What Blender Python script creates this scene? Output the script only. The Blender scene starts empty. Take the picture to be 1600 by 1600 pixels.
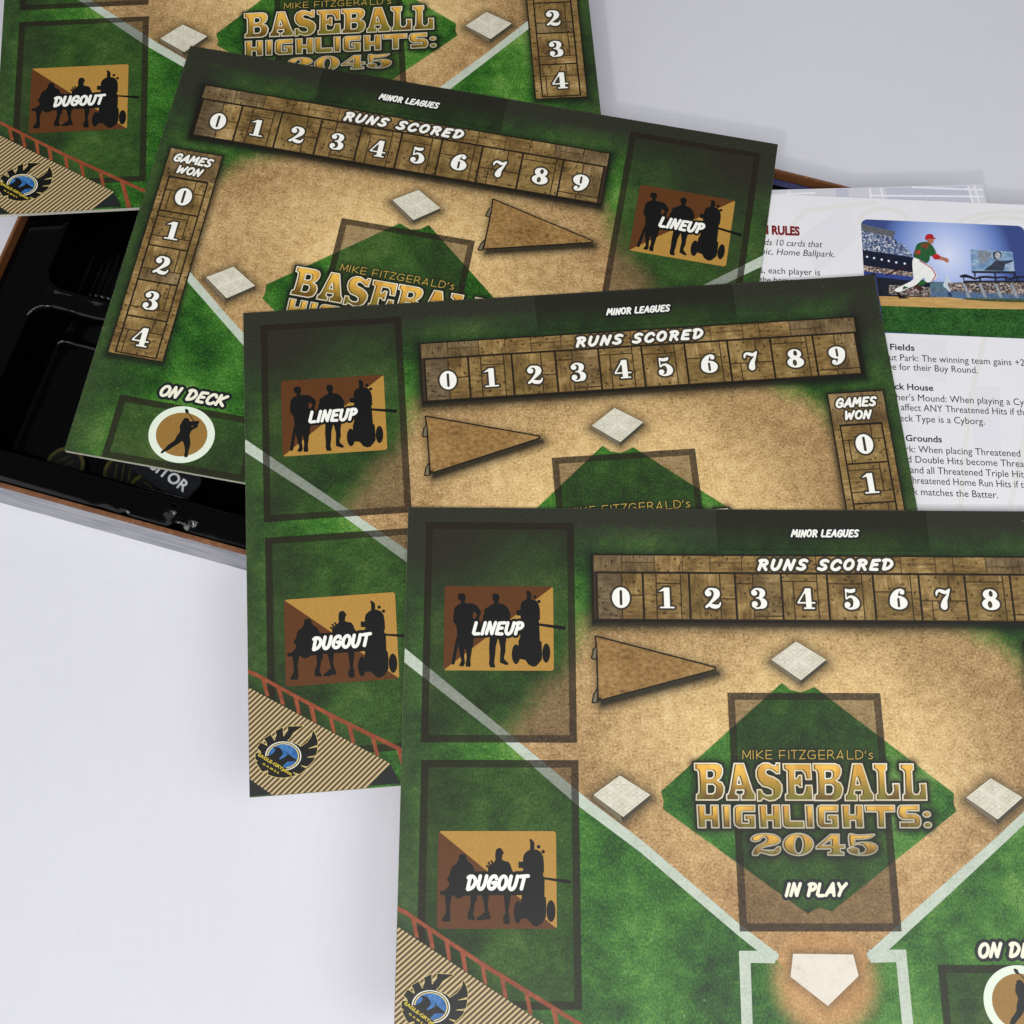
# Four printed game boards fanned out over an open game box on a white table.
import bpy, math, random
import numpy as np
from mathutils import Vector, Matrix
from mathutils.geometry import delaunay_2d_cdt

scene = bpy.context.scene
COL = scene.collection
TABLE_Z = 0.0
CAM_H = 0.521                      # camera height above the table top, metres

# ------------------------------------------------------------------ camera, light, exposure
def setup_camera():
    tx, ty = -0.0219061, 0.31133915          # tilt of the optical axis away from straight down
    z = Vector((tx, ty, 1)).normalized()
    x = (Vector((1, 0, 0)) - z * z.x).normalized()
    y = z.cross(x)
    B = Matrix((x, y, z))                    # rows: table axes seen from the camera
    fx = lambda v: Vector((v.x, -v.y, -v.z))
    right = fx(B @ Vector((1, 0, 0)))
    up = fx(B @ Vector((0, -1, 0)))
    back = fx(B @ Vector((0, 0, -1)))
    M = Matrix((right, up, back)).transposed().to_4x4()
    M.translation = Vector((0, 0, CAM_H))
    cam = bpy.data.cameras.new('camera')
    cam.sensor_width = 36.0
    cam.lens = 36.0 * 1889.36 / 1600.0
    cam.clip_start = 0.01
    cam.clip_end = 50
    ob = bpy.data.objects.new('camera', cam)
    ob.matrix_world = M
    COL.objects.link(ob)
    scene.camera = ob
setup_camera()

world = bpy.data.worlds.new('World')
scene.world = world
world.use_nodes = True
bg = world.node_tree.nodes['Background']
bg.inputs[0].default_value = (0.93, 0.95, 1.0, 1)
bg.inputs[1].default_value = 0.11

def area_light(name, loc, target, sx, sy, power, color=(1, 1, 1)):
    L = bpy.data.lights.new(name, 'AREA')
    L.shape = 'RECTANGLE'; L.size = sx; L.size_y = sy
    L.energy = power; L.color = color
    o = bpy.data.objects.new(name, L)
    o.location = loc
    o.rotation_euler = (Vector(target) - Vector(loc)).to_track_quat('-Z', 'Y').to_euler()
    COL.objects.link(o)
    return o
area_light('ceiling_lamp', (-0.20, -0.52, 1.50), (0, 0.15, 0), 0.85, 0.65, 14.5, (1, 0.985, 0.96))
area_light('ceiling_panel', (0.58, -0.22, 1.10), (0.12, 0.05, 0), 0.62, 0.70, 6.6, (0.97, 0.98, 1.0))
area_light('window_light', (-1.05, -0.20, 0.95), (0, 0.10, 0), 1.0, 1.1, 4.6, (0.95, 0.97, 1.0))
area_light('glint_light', (-0.30, -0.62, 1.10), (-0.1, 0.1, 0), 0.055, 0.055, 3.6, (1, 0.98, 0.95))  # small added light, out of view, for sharp glints on the black tray

scene.view_settings.view_transform = 'Standard'
scene.view_settings.look = 'None'
scene.view_settings.exposure = -0.17
scene.view_settings.gamma = 1.0
try:
    scene.view_settings.use_curve_mapping = False
except Exception:
    pass
scene.cycles.use_denoising = True
scene.cycles.max_bounces = 8

# ------------------------------------------------------------------ small helpers
def lin(c):
    return tuple(((v / 255.0) / 12.92 if v / 255.0 <= 0.04045 else ((v / 255.0 + 0.055) / 1.055) ** 2.4) for v in c[:3]) + (1,)

def tag(o, label=None, cat=None, group=None, kind=None):
    if label: o['label'] = label
    if cat: o['category'] = cat
    if group: o['group'] = group
    if kind: o['kind'] = kind
    return o

def empty(name, loc, rz=0.0):
    o = bpy.data.objects.new(name, None)
    o.empty_display_size = 0.02
    o.location = loc
    o.rotation_euler = (0, 0, rz)
    COL.objects.link(o)
    return o

def link_mesh(name, verts, faces, mat, parent=None, smooth=False):
    me = bpy.data.meshes.new(name)
    me.from_pydata([tuple(v) for v in verts], [], faces)
    me.update()
    if mat: me.materials.append(mat)
    if smooth:
        me.polygons.foreach_set('use_smooth', [True] * len(me.polygons))
    o = bpy.data.objects.new(name, me)
    COL.objects.link(o)
    if parent: o.parent = parent
    return o

class N:
    """tiny node-graph builder"""
    def __init__(self, name, rough=0.45, spec=0.4):
        self.m = bpy.data.materials.new(name)
        self.m.use_nodes = True
        self.nt = self.m.node_tree
        self.b = self.nt.nodes['Principled BSDF']
        self.b.inputs['Roughness'].default_value = rough
        self.b.inputs['Specular IOR Level'].default_value = spec
    def new(self, t, **kw):
        n = self.nt.nodes.new(t)
        for k, v in kw.items(): setattr(n, k, v)
        return n
    def link(self, a, b): self.nt.links.new(a, b)
    def put(self, sock, v):
        if hasattr(v, 'is_output'): self.link(v, sock)
        else: sock.default_value = v
    def pos(self):
        return self.new('ShaderNodeTexCoord').outputs['Object']
    def scaled(self, vec, s):
        n = self.new('ShaderNodeVectorMath', operation='MULTIPLY')
        self.put(n.inputs[0], vec); n.inputs[1].default_value = s
        return n.outputs[0]
    def noise(self, vec, scale, detail=3.0, rough=0.6, w=None):
        n = self.new('ShaderNodeTexNoise')
        self.put(n.inputs['Vector'], vec)
        n.inputs['Scale'].default_value = scale
        n.inputs['Detail'].default_value = detail
        n.inputs['Roughness'].default_value = rough
        return n.outputs['Fac']
    def math(self, op, a, b=0.0, c=None, clamp=False):
        n = self.new('ShaderNodeMath', operation=op, use_clamp=clamp)
        self.put(n.inputs[0], a); self.put(n.inputs[1], b)
        if c is not None: self.put(n.inputs[2], c)
        return n.outputs[0]
    def smooth(self, v, a, b, lo=0.0, hi=1.0):
        n = self.new('ShaderNodeMapRange', interpolation_type='SMOOTHSTEP')
        self.put(n.inputs[0], v)
        n.inputs[1].default_value = a; n.inputs[2].default_value = b
        n.inputs[3].default_value = lo; n.inputs[4].default_value = hi
        return n.outputs[0]
    def attr(self, name):
        n = self.new('ShaderNodeAttribute'); n.attribute_name = name
        return n.outputs['Fac']
    def mix(self, f, a, b, mode='MIX'):
        n = self.new('ShaderNodeMix', data_type='RGBA', blend_type=mode)
        self.put(n.inputs[0], f); self.put(n.inputs[6], a); self.put(n.inputs[7], b)
        return n.outputs[2]
    def ramp(self, f, stops):
        n = self.new('ShaderNodeValToRGB')
        self.put(n.inputs[0], f)
        e = n.color_ramp.elements
        while len(e) < len(stops): e.new(0.5)
        for el, (p, c) in zip(e, stops):
            el.position = p; el.color = c
        return n.outputs[0]
    def color(self, c):
        self.put(self.b.inputs['Base Color'], c); return self
    def bump(self, h, strength, dist):
        n = self.new('ShaderNodeBump')
        n.inputs['Strength'].default_value = strength
        n.inputs['Distance'].default_value = dist
        self.put(n.inputs['Height'], h)
        self.link(n.outputs[0], self.b.inputs['Normal'])
    def alpha(self, a):
        self.put(self.b.inputs['Alpha'], a); return self
    def sep(self, vec):
        n = self.new('ShaderNodeSeparateXYZ'); self.link(vec, n.inputs[0]); return n.outputs

# ------------------------------------------------------------------ signed distances (mm, v down)
def sd_poly(P, poly):
    poly = np.asarray(poly, float)
    d = np.full(P.shape[0], 1e18); s = np.ones(P.shape[0])
    n = len(poly)
    for i in range(n):
        a = poly[i]; b = poly[i - 1]
        e = b - a; w = P - a
        L = e @ e
        if L < 1e-12: continue
        t = np.clip((w @ e) / L, 0, 1)
        q = w - t[:, None] * e
        d = np.minimum(d, (q * q).sum(1))
        c1 = P[:, 1] >= a[1]; c2 = P[:, 1] < b[1]; c3 = e[0] * w[:, 1] > e[1] * w[:, 0]
        f = (c1 & c2 & c3) | (~c1 & ~c2 & ~c3)
        s = np.where(f, -s, s)
    return s * np.sqrt(d)

def sd_capsules(P, pts, rad):
    """chain of tapered capsules; rad is a number or one radius per point"""
    pts = np.asarray(pts, float)
    r = np.full(len(pts), rad) if np.isscalar(rad) else np.asarray(rad, float)
    d = np.full(P.shape[0], 1e9)
    if len(pts) == 1:
        return np.hypot(*(P - pts[0]).T) - r[0]
    for i in range(len(pts) - 1):
        a, b = pts[i], pts[i + 1]
        e = b - a; w = P - a
        t = np.clip((w @ e) / max(e @ e, 1e-12), 0, 1)
        q = w - t[:, None] * e
        d = np.minimum(d, np.sqrt((q * q).sum(1)) - (r[i] + t * (r[i + 1] - r[i])))
    return d

def sd_ellipse(P, c, ax, ay):
    """c centre, ax end of one half axis, ay end of the other"""
    c = np.asarray(c, float); u = np.asarray(ax, float) - c; v = np.asarray(ay, float) - c
    M = np.linalg.inv(np.c_[u, v])
    q = (P - c) @ M.T
    k = np.sqrt((q * q).sum(1))
    g = (q @ M) / np.maximum(k, 1e-6)[:, None]
    return (k - 1) / np.maximum(np.sqrt((g * g).sum(1)), 1e-9)

def sd_box(P, x0, y0, x1, y1, r=0.0):
    qx = np.abs(P[:, 0] - (x0 + x1) / 2) - (x1 - x0) / 2 + r
    qy = np.abs(P[:, 1] - (y0 + y1) / 2) - (y1 - y0) / 2 + r
    return np.hypot(np.maximum(qx, 0), np.maximum(qy, 0)) + np.minimum(np.maximum(qx, qy), 0) - r

def union(*fs): return lambda P: np.minimum.reduce([f(P) for f in fs])
def minus(f, *gs): return lambda P: np.maximum.reduce([f(P)] + [-g(P) for g in gs])
def polyf(p): return lambda P: sd_poly(P, p)
def grow(f, d): return lambda P: f(P) - d

def smooth_curve(pts, n=6):
    """Catmull-Rom through rows of any width"""
    p = np.asarray(pts, float)
    if len(p) < 3: return p
    q = np.vstack([2 * p[0] - p[1], p, 2 * p[-1] - p[-2]])
    out = []
    for i in range(1, len(q) - 2):
        for k in range(n):
            t = k / n
            out.append(0.5 * ((2 * q[i]) + (-q[i - 1] + q[i + 1]) * t + (2 * q[i - 1] - 5 * q[i] + 4 * q[i + 1] - q[i + 2]) * t * t
                              + (-q[i - 1] + 3 * q[i] - 3 * q[i + 1] + q[i + 2]) * t ** 3))
    out.append(p[-1])
    return np.array(out)

def contours(f, bbox, res):
    x0, y0, x1, y1 = bbox
    xs = np.arange(x0, x1 + res, res); ys = np.arange(y0, y1 + res, res)
    X, Y = np.meshgrid(xs, ys)
    V = f(np.c_[X.ravel(), Y.ravel()]).reshape(X.shape)
    V = np.where(np.abs(V) < 1e-6, 1e-6, V)
    V[0, :] = np.maximum(V[0, :], 1e-3); V[-1, :] = np.maximum(V[-1, :], 1e-3)
    V[:, 0] = np.maximum(V[:, 0], 1e-3); V[:, -1] = np.maximum(V[:, -1], 1e-3)
    I = V < 0
    code = I[:-1, :-1] * 1 + I[:-1, 1:] * 2 + I[1:, 1:] * 4 + I[1:, :-1] * 8
    jj, ii = np.nonzero((code > 0) & (code < 15))
    T = {1: [(3, 0)], 2: [(0, 1)], 3: [(3, 1)], 4: [(1, 2)], 5: [(3, 0), (1, 2)], 6: [(0, 2)], 7: [(3, 2)],
         8: [(2, 3)], 9: [(2, 0)], 10: [(0, 1), (2, 3)], 11: [(2, 1)], 12: [(1, 3)], 13: [(1, 0)], 14: [(0, 3)]}
    def ek(j, i, e):
        return ('h', j, i) if e == 0 else ('v', j, i + 1) if e == 1 else ('h', j + 1, i) if e == 2 else ('v', j, i)
    def pt(k):
        _, j, i = k
        if k[0] == 'h':
            a, b = V[j, i], V[j, i + 1]; t = a / (a - b)
            return (xs[i] + t * res, ys[j])
        a, b = V[j, i], V[j + 1, i]; t = a / (a - b)
        return (xs[i], ys[j] + t * res)
    nxt = {}
    for j, i in zip(jj.tolist(), ii.tolist()):
        for a, b in T[int(code[j, i])]:
            nxt[ek(j, i, a)] = ek(j, i, b)
    loops = []
    while nxt:
        k0 = next(iter(nxt)); k = k0; L = []
        while k in nxt:
            L.append(pt(k)); k = nxt.pop(k)
        if len(L) >= 4: loops.append(simplify(np.array(L), res * 0.12))
    return loops

def simplify(L, tol):
    n = len(L)
    keep = np.zeros(n, bool)
    far = int(np.argmax(((L - L[0]) ** 2).sum(1)))
    keep[0] = keep[far] = True
    st = [(0, far), (far, n)]
    while st:
        a, b = st.pop()
        if b - a < 2: continue
        A = L[a]; B = L[b % n]; e = B - A; l = math.hypot(*e)
        Q = L[a + 1:b] - A
        d = np.abs(Q[:, 0] * e[1] - Q[:, 1] * e[0]) / l if l > 1e-9 else np.hypot(Q[:, 0], Q[:, 1])
        k = int(np.argmax(d))
        if d[k] > tol:
            keep[a + 1 + k] = True
            st += [(a, a + 1 + k), (a + 1 + k, b)]
    return L[keep]

def region_mesh(f, bbox, res):
    loops = [l for l in contours(f, bbox, res) if len(l) >= 3]
    vs, ed = [], []
    for L in loops:
        k = len(vs); n = len(L)
        vs += [Vector((float(p[0]), float(p[1]))) for p in L]
        ed += [(k + i, k + (i + 1) % n) for i in range(n)]
    if not vs: return [], []
    r = delaunay_2d_cdt(vs, ed, [], 1, 1e-6)
    V = np.array([(p.x, p.y) for p in r[0]]); F = [tuple(t) for t in r[2]]
    if not F: return [], []
    C = np.array([V[list(t)].mean(0) for t in F])
    ok = f(C) < 0
    return V, [t for t, k in zip(F, ok) if k]

# ------------------------------------------------------------------ printing on a flat sheet
class Sheet:
    """A flat printed sheet: mm coordinates with v downwards, laid on local z = 0."""
    def __init__(self, cx, cy, root):
        self.cx, self.cy, self.root = cx, cy, root
    def xyz(self, V, z):
        return [((float(p[0]) - self.cx) / 1000, -(float(p[1]) - self.cy) / 1000, z / 1000) for p in V]
    def ink(self, name, f, bbox, mat, z, parent=None, res=0.16):
        V, F = region_mesh(f, bbox, res)
        F = [tuple(reversed(t)) for t in F]
        o = link_mesh(name, self.xyz(V, z), F, mat, parent or self.root)
        o.data.validate()
        flip_up(o.data)
        return o
    def quads(self, name, rects, mat, z, parent=None, tints=None):
        vs, fs = [], []
        for q in rects:
            k = len(vs)
            if len(q) == 4 and np.isscalar(q[0]):
                x0, y0, x1, y1 = q; q = [(x0, y0), (x1, y0), (x1, y1), (x0, y1)]
            vs += list(q); fs.append(tuple(range(k, k + len(q))))
        o = link_mesh(name, self.xyz(vs, z), fs, mat, parent or self.root)
        flip_up(o.data)
        if tints is not None:
            a = o.data.attributes.new('tint', 'FLOAT', 'FACE')
            a.data.foreach_set('value', [float(t) for t in tints])
        return o

def flip_up(me):
    if not len(me.polygons): return
    me.update()
    bad = [p.index for p in me.polygons if p.normal.z < 0]
    if bad:
        import bmesh
        bm = bmesh.new(); bm.from_mesh(me); bm.faces.ensure_lookup_table()
        bmesh.ops.reverse_faces(bm, faces=[bm.faces[i] for i in bad])
        bm.to_mesh(me); bm.free(); me.update()

def bb(pts, pad=1.0):
    p = np.asarray(pts, float)
    return (p[:, 0].min() - pad, p[:, 1].min() - pad, p[:, 0].max() + pad, p[:, 1].max() + pad)

# ------------------------------------------------------------------ lettering
def ell(cx, cy, rx, ry, n=18, a0=0, a1=360):
    return [(cx + rx * math.cos(math.radians(a0 + (a1 - a0) * i / n)), cy + ry * math.sin(math.radians(a0 + (a1 - a0) * i / n))) for i in range(n + 1)]
_P = [[(.07, 0), (.12, 1)], [(-.02, .93), (.14, 1), (.42, .96), (.52, .72), (.36, .5), (.12, .46)]]
_C = [(.6, .78), (.48, .97), (.24, .94), (.06, .6), (.07, .2), (.26, 0), (.48, .04), (.6, .2)]
BRUSH = {
 'A': ([[(0, 0), (.4, 1), (.62, 0)], [(.16, .3), (.56, .32)]], .64), 'C': ([_C], .6),
 'D': ([[(.1, 0), (.12, .95)], [(-.03, .9), (.12, 1), (.42, .93), (.62, .58), (.48, .16), (.2, 0), (.1, 0)]], .66),
 'E': ([[(.54, 1), (.1, .97), (.04, .02), (.5, .0)], [(.08, .5), (.42, .53)]], .54),
 'G': ([_C, [(.6, .2), (.6, .46), (.36, .46)]], .64), 'I': ([[(.05, 0), (.12, 1)]], .2),
 'K': ([[(.05, 0), (.1, 1)], [(.6, 1), (.12, .5), (.6, 0)]], .62), 'L': ([[(.08, 1), (.04, .1), (.14, 0), (.5, .02)]], .52),
 'M': ([[(0, 0), (.14, 1), (.36, .35), (.66, 1), (.72, 0)]], .76), 'N': ([[(0, 0), (.1, 1), (.46, 0), (.58, 1)]], .6),
 'O': ([ell(.31, .5, .29, .5)], .64), 'P': (_P, .52), 'R': (_P + [[(.3, .48), (.56, 0)]], .58),
 'S': ([[(.54, .9), (.36, 1), (.12, .88), (.14, .6), (.42, .42), (.48, .16), (.26, 0), (0, .1)]], .54),
 'T': ([[(0, .96), (.62, 1)], [(.33, .97), (.26, 0)]], .56), 'U': ([[(.06, 1), (.04, .3), (.2, 0), (.42, .06), (.54, .4), (.58, 1)]], .62),
 'W': ([[(0, 1), (.12, 0), (.38, .72), (.56, 0), (.78, 1)]], .8), 'Y': ([[(0, 1), (.28, .52)], [(.6, 1), (.28, .5), (.18, 0)]], .56), ' ': ([], .3)}

def brush_text(text, box, weight=.125, space=.12, shear=.2, seed=1):
    """box: baseline left, baseline right, top left (mm). Returns a distance field and a bounding box."""
    rnd = random.Random(seed)
    x, items = 0.0, []
    for ch in text:
        st, w = BRUSH[ch]
        dy = rnd.uniform(-.03, .03)
        for s in st:
            if len(s) > 2 and ch in 'CDGOPRSU': s = [tuple(q) for q in smooth_curve(s, 5)]
            items.append([(px + x + shear * py, py + dy) for px, py in s])
        x += w + space
    total = x - space + shear
    bl, br, tl = [np.array(p, float) for p in box]
    h = math.hypot(*(tl - bl)); ux = (br - bl); W = math.hypot(*ux); ux = ux / W
    uy = np.array([ux[1], -ux[0]])
    k = h * weight
    sx = (W - 2 * k) / total; sy = h - 2 * k
    strokes = []
    for s in items:
        c = np.array(s)
        strokes.append(np.array([bl + ux * (k + q[0] * sx) + uy * (k + q[1] * sy) for q in c]))
    f = lambda P: np.minimum.reduce([sd_capsules(P, s, k) for s in strokes])
    return f, bb(np.vstack(strokes), k + 2)

def digit(ch):
    """fat-face numeral, unit height, y up: list of (sign, kind, data)"""
    E = lambda s, cx, cy, rx, ry: (s, 'e', (cx, cy, rx, ry))
    K = lambda *p: (1, 'k', p)
    R = lambda s, x0, y0, x1, y1, r=0: (s, 'r', (x0, y0, x1, y1, r))
    if ch == '0': return [E(1, .42, .5, .42, .5), R(-1, .355, .13, .485, .87, .06)]
    if ch == '1': return [R(1, .26, .03, .53, 1), R(1, .06, 0, .74, .07), (1, 'p', [(.0, .80), (.3, 1), (.42, 1), (.42, .84), (.3, .84)])]
    if ch == '2': return [E(1, .17, .72, .15, .14), K((.06, .78, .05), (.2, .93, .05), (.4, .93, .06), (.55, .82, .13), (.57, .66, .14), (.44, .46, .09), (.22, .24, .05), (.05, .06, .04)),
                          K((.06, .08, .06), (.2, .17, .07), (.36, .11, .1), (.55, .09, .09), (.68, .16, .05), (.73, .28, .03))]
    if ch == '3': return [E(1, .16, .76, .14, .13), K((.06, .82, .04), (.22, .95, .04), (.4, .94, .06), (.54, .83, .12), (.53, .68, .12), (.4, .54, .05), (.26, .52, .03)),
                          K((.36, .52, .04), (.5, .44, .08), (.6, .3, .14), (.56, .14, .12), (.4, .05, .05), (.22, .03, .04), (.07, .14, .05)), E(1, .16, .23, .14, .13)]
    if ch == '4': return [R(1, .40, .03, .66, 1), K((.45, .97, .03), (.04, .33, .035)), R(1, 0, .26, .84, .33), R(1, .28, 0, .80, .07), (1, 'p', [(.4, 1), (.3, .78), (.4, .72)])]
    if ch == '5': return [(1, 'p', [(.1, 1), (.3, .95), (.6, 1), (.58, .86), (.46, .79), (.28, .79), (.14, .84)]), K((.13, .96, .03), (.13, .5, .03)),
                          K((.14, .5, .035), (.3, .6, .05), (.48, .56, .08), (.6, .36, .14), (.58, .2, .14), (.44, .06, .07), (.24, .03, .04), (.08, .13, .05)), E(1, .17, .22, .14, .13)]
    if ch == '6' or ch == '9':
        return [E(1, .42, .33, .42, .33), R(-1, .36, .1, .48, .56, .06), K((.2, .34, .2), (.22, .58, .17), (.34, .82, .11), (.5, .95, .05), (.62, .95, .04), (.7, .88, .04)), E(1, .62, .82, .11, .1)]
    if ch == '7': return [K((.06, .70, .03), (.09, .84, .06), (.2, .93, .06), (.36, .88, .09), (.5, .84, .08), (.66, .95, .05), (.7, 1, .03)), K((.69, .95, .04), (.58, .68, .06), (.44, .44, .11), (.38, .2, .16), (.38, .14, .15))]
    if ch == '8': return [E(1, .43, .74, .34, .26), E(1, .43, .28, .42, .29), E(-1, .47, .78, .1, .15), E(-1, .38, .26, .11, .17)]

def digit_field(ch, cx, cy, h):
    """numeral centred at (cx, cy), height h mm"""
    parts = digit(ch)
    flip = ch == '9'
    def tr(x, y):
        X = (x - .41) * h; Y = -(y - .5) * h
        if flip: X, Y = -X, -Y
        return (cx + X, cy + Y)
    pos, neg = [], []
    for sgn, kind, d in parts:
        if kind == 'e':
            x, y, rx, ry = d
            g = (lambda P, a=tr(x, y), b=tr(x + rx, y), c=tr(x, y + ry): sd_ellipse(P, a, b, c))
        elif kind == 'r':
            (ax, ay), (bx, by) = tr(d[0], d[1]), tr(d[2], d[3])
            g = (lambda P, q=(min(ax, bx), min(ay, by), max(ax, bx), max(ay, by)), r=d[4] * h: sd_box(P, *q, r=r))
        elif kind == 'p':
            g = polyf([tr(*p) for p in d])
        else:
            c = smooth_curve(d, 5)
            g = (lambda P, a=[tr(p[0], p[1]) for p in c], r=np.maximum(c[:, 2], .02) * h: sd_capsules(P, a, r))
        (pos if sgn > 0 else neg).append(g)
    f = union(*pos)
    # the slot of a 6 or 9 must not cut the thick arc away
    return minus(f, *neg) if neg else f

def text_width(text, shear, bold):
    cu = bpy.data.curves.new('measure', 'FONT')
    cu.body = text; cu.shear = shear; cu.offset = bold
    o = bpy.data.objects.new('measure', cu); COL.objects.link(o)
    bpy.context.view_layer.update()
    w = o.dimensions.x
    bpy.data.objects.remove(o); bpy.data.curves.remove(cu)
    return w

def type_text(sheet, name, text, x0, base, width, size, mat, z, parent, shear=0.0, bold=0.0, ang=0.0, rest=''):
    """built-in sans face set on one line, fitted to a width in mm (any rest runs on); base is the v of the baseline"""
    if rest:
        width *= text_width(text + rest, shear, bold) / text_width(text, shear, bold); text += rest
    cu = bpy.data.curves.new(name, 'FONT')
    cu.body = text; cu.size = 1.0; cu.shear = shear; cu.offset = bold; cu.resolution_u = 3
    tmp = bpy.data.objects.new(name, cu)
    COL.objects.link(tmp)
    dg = bpy.context.evaluated_depsgraph_get()
    me = bpy.data.meshes.new_from_object(tmp.evaluated_get(dg))
    bpy.data.objects.remove(tmp)
    n = len(me.vertices)
    co = np.zeros(n * 3); me.vertices.foreach_get('co', co); co = co.reshape(-1, 3)
    w = co[:, 0].max() - co[:, 0].min()
    sx = width / w if width else size
    X = (co[:, 0] - co[:, 0].min()) * sx; Y = -co[:, 1] * size
    c, s = math.cos(ang), math.sin(ang)
    U = x0 + X * c - Y * s; Vv = base + X * s + Y * c
    new = np.array(sheet.xyz(np.c_[U, Vv], z))
    me.vertices.foreach_set('co', new.ravel())
    me.materials.clear(); me.materials.append(mat)
    me.name = name
    flip_up(me)
    o = bpy.data.objects.new(name, me)
    COL.objects.link(o); o.parent = parent
    return o

# ---- outlines of the printed artwork, in mm on the board, v downwards
LU_MAN=[[21.2,37.0],[22.0,36.6],[23.7,36.6],[24.2,37.9],[24.2,39.0],[23.9,39.6],[23.8,40.4],[24.8,40.7],[26.9,40.7],[28.6,41.5],[29.7,42.8],[30.5,44.1],[30.3,44.9],[29.7,46.9],[29.3,48.2],[27.4,49.0],[27.7,55.4],[27.3,58.6],[27.0,59.4],[26.9,60.4],[26.4,63.8],[26.6,66.1],[26.2,66.6],[24.7,66.5],[24.5,65.3],[24.9,63.0],[24.6,59.4],[24.0,59.4],[24.0,62.6],[24.3,65.1],[23.9,66.1],[23.3,66.5],[21.8,66.1],[22.8,64.2],[22.3,62.1],[21.8,59.4],[21.5,59.4],[21.5,56.7],[21.0,54.1],[20.8,50.8],[20.1,49.1],[19.3,48.2],[19.4,45.6],[19.6,42.9],[20.6,41.6],[22.3,40.7],[22.3,39.6],[21.4,39.4],[21.1,38.3]]
LU_GAP=[[27.3,44.3],[28.4,44.7],[28.9,45.6],[28.0,47.0],[27.2,46.9]]
LU_BAT=[[20.8,54.1],[21.6,56.3],[20.2,65.3],[19.7,65.8],[19.0,65.6],[18.9,64.7]]
LU_MAN2=[[35.0,37.2],[35.7,36.6],[37.0,36.6],[37.8,37.4],[37.9,38.7],[37.4,40.0],[37.7,40.6],[39.6,41.0],[41.0,42.1],[41.9,43.8],[42.4,44.7],[42.4,46.0],[41.9,47.2],[40.8,54.9],[40.4,57.4],[40.4,60.4],[39.8,62.5],[40.0,63.5],[41.5,65.0],[41.7,65.6],[40.5,65.8],[38.2,64.8],[38.2,62.9],[38.4,59.1],[37.7,55.8],[37.4,54.9],[36.5,58.3],[36.3,61.7],[35.9,64.6],[36.3,66.3],[36.1,66.9],[34.2,66.7],[33.8,65.0],[34.0,63.4],[33.8,59.2],[34.0,54.7],[32.1,52.4],[31.6,47.3],[31.2,47.1],[31.4,45.6],[32.0,44.4],[31.6,43.9],[32.2,43.2],[32.0,42.1],[33.0,42.8],[33.7,41.7],[34.3,41.5],[35.8,40.6],[35.8,40.0],[35.1,39.1]]
LU_ROBOT=[[46.5,41.6],[46.9,40.1],[48.2,39.2],[48.9,39.0],[49.0,37.3],[48.8,35.5],[49.5,35.1],[50.7,36.2],[50.9,37.3],[50.7,38.9],[52.8,39.4],[53.9,41.2],[54.3,43.3],[54.3,47.2],[53.8,47.6],[54.0,49.3],[54.2,56.1],[54.8,56.1],[55.0,58.6],[55.0,63.3],[54.2,64.5],[52.7,66.2],[51.2,66.4],[49.6,65.6],[48.3,63.7],[46.1,63.3],[45.6,59.1],[45.6,56.1],[46.3,54.0],[46.1,50.6],[46.5,46.4],[46.4,44.6]]
LU_EAR=[[44.8,43.4],[46.7,43.4],[46.7,45.8],[44.8,45.5]]
LU_BATARM=[[53.4,48.7],[64.3,50.0],[64.8,50.8],[64.3,51.5],[53.4,49.7]]
LU_ELL=[[44.6,61.4],[46.3,61.4],[44.6,65.4],[56.7,60.9],[58.3,60.9],[56.6,64.8],[52.3,37.9],[53.0,37.8],[53.9,39.8],[54.6,39.8]]
LU_BOX=[[15.7,33.5],[59.6,33.6],[59.7,67.9],[15.8,68.0]]
DU_MAN=[[22.9,138.7],[23.9,138.3],[25.1,138.4],[25.7,139.2],[25.8,140.0],[26.1,140.8],[27.5,141.8],[28.5,143.1],[29.0,144.8],[29.7,144.5],[31.2,144.7],[32.8,144.6],[33.9,144.8],[33.9,143.6],[34.8,142.3],[36.2,141.3],[36.8,140.3],[36.6,139.1],[36.7,137.8],[37.0,136.6],[37.8,136.1],[38.8,136.1],[39.5,137.0],[39.7,137.6],[40.1,137.8],[40.0,138.1],[39.5,138.2],[39.4,139.2],[39.1,140.0],[39.8,140.7],[41.7,141.1],[42.5,142.3],[43.0,143.9],[43.5,144.8],[44.5,144.5],[47.4,144.5],[47.4,153.2],[42.5,153.2],[42.5,154.4],[42.0,156.9],[41.7,159.1],[42.2,160.7],[42.2,163.2],[41.6,163.6],[39.9,163.3],[39.7,161.3],[40.6,159.4],[40.2,155.6],[40.0,153.2],[34.4,153.2],[34.2,154.4],[33.9,157.5],[34.4,159.1],[35.1,161.1],[34.8,161.9],[33.0,161.8],[32.6,162.2],[29.8,162.1],[29.7,161.6],[32.6,159.4],[32.9,158.8],[32.4,156.0],[31.6,153.2],[29.9,153.2],[29.8,155.3],[29.1,156.0],[28.7,158.8],[28.5,160.0],[29.2,161.8],[28.9,162.2],[26.4,161.8],[26.5,159.4],[27.0,158.5],[27.5,156.3],[27.3,153.4],[24.8,153.4],[24.3,154.1],[22.6,154.4],[21.5,153.9],[21.3,153.2],[20.5,153.4],[20.0,155.6],[19.7,157.5],[19.9,158.8],[20.0,161.3],[19.8,162.7],[16.8,162.5],[16.8,161.8],[17.8,160.4],[18.3,158.8],[18.0,155.3],[17.7,153.2],[16.2,153.2],[15.7,152.4],[16.1,151.7],[17.6,151.7],[18.0,151.1],[19.3,149.9],[19.4,148.8],[18.9,148.4],[18.4,147.4],[19.4,145.8],[19.7,144.2],[20.5,142.6],[21.8,142.0],[22.8,140.2]]
DU_FING=[[34.5,143.2],[33.2,142.5],[35.0,142.8],[34.0,141.2],[35.8,141.8],[35.0,140.6]]
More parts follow.
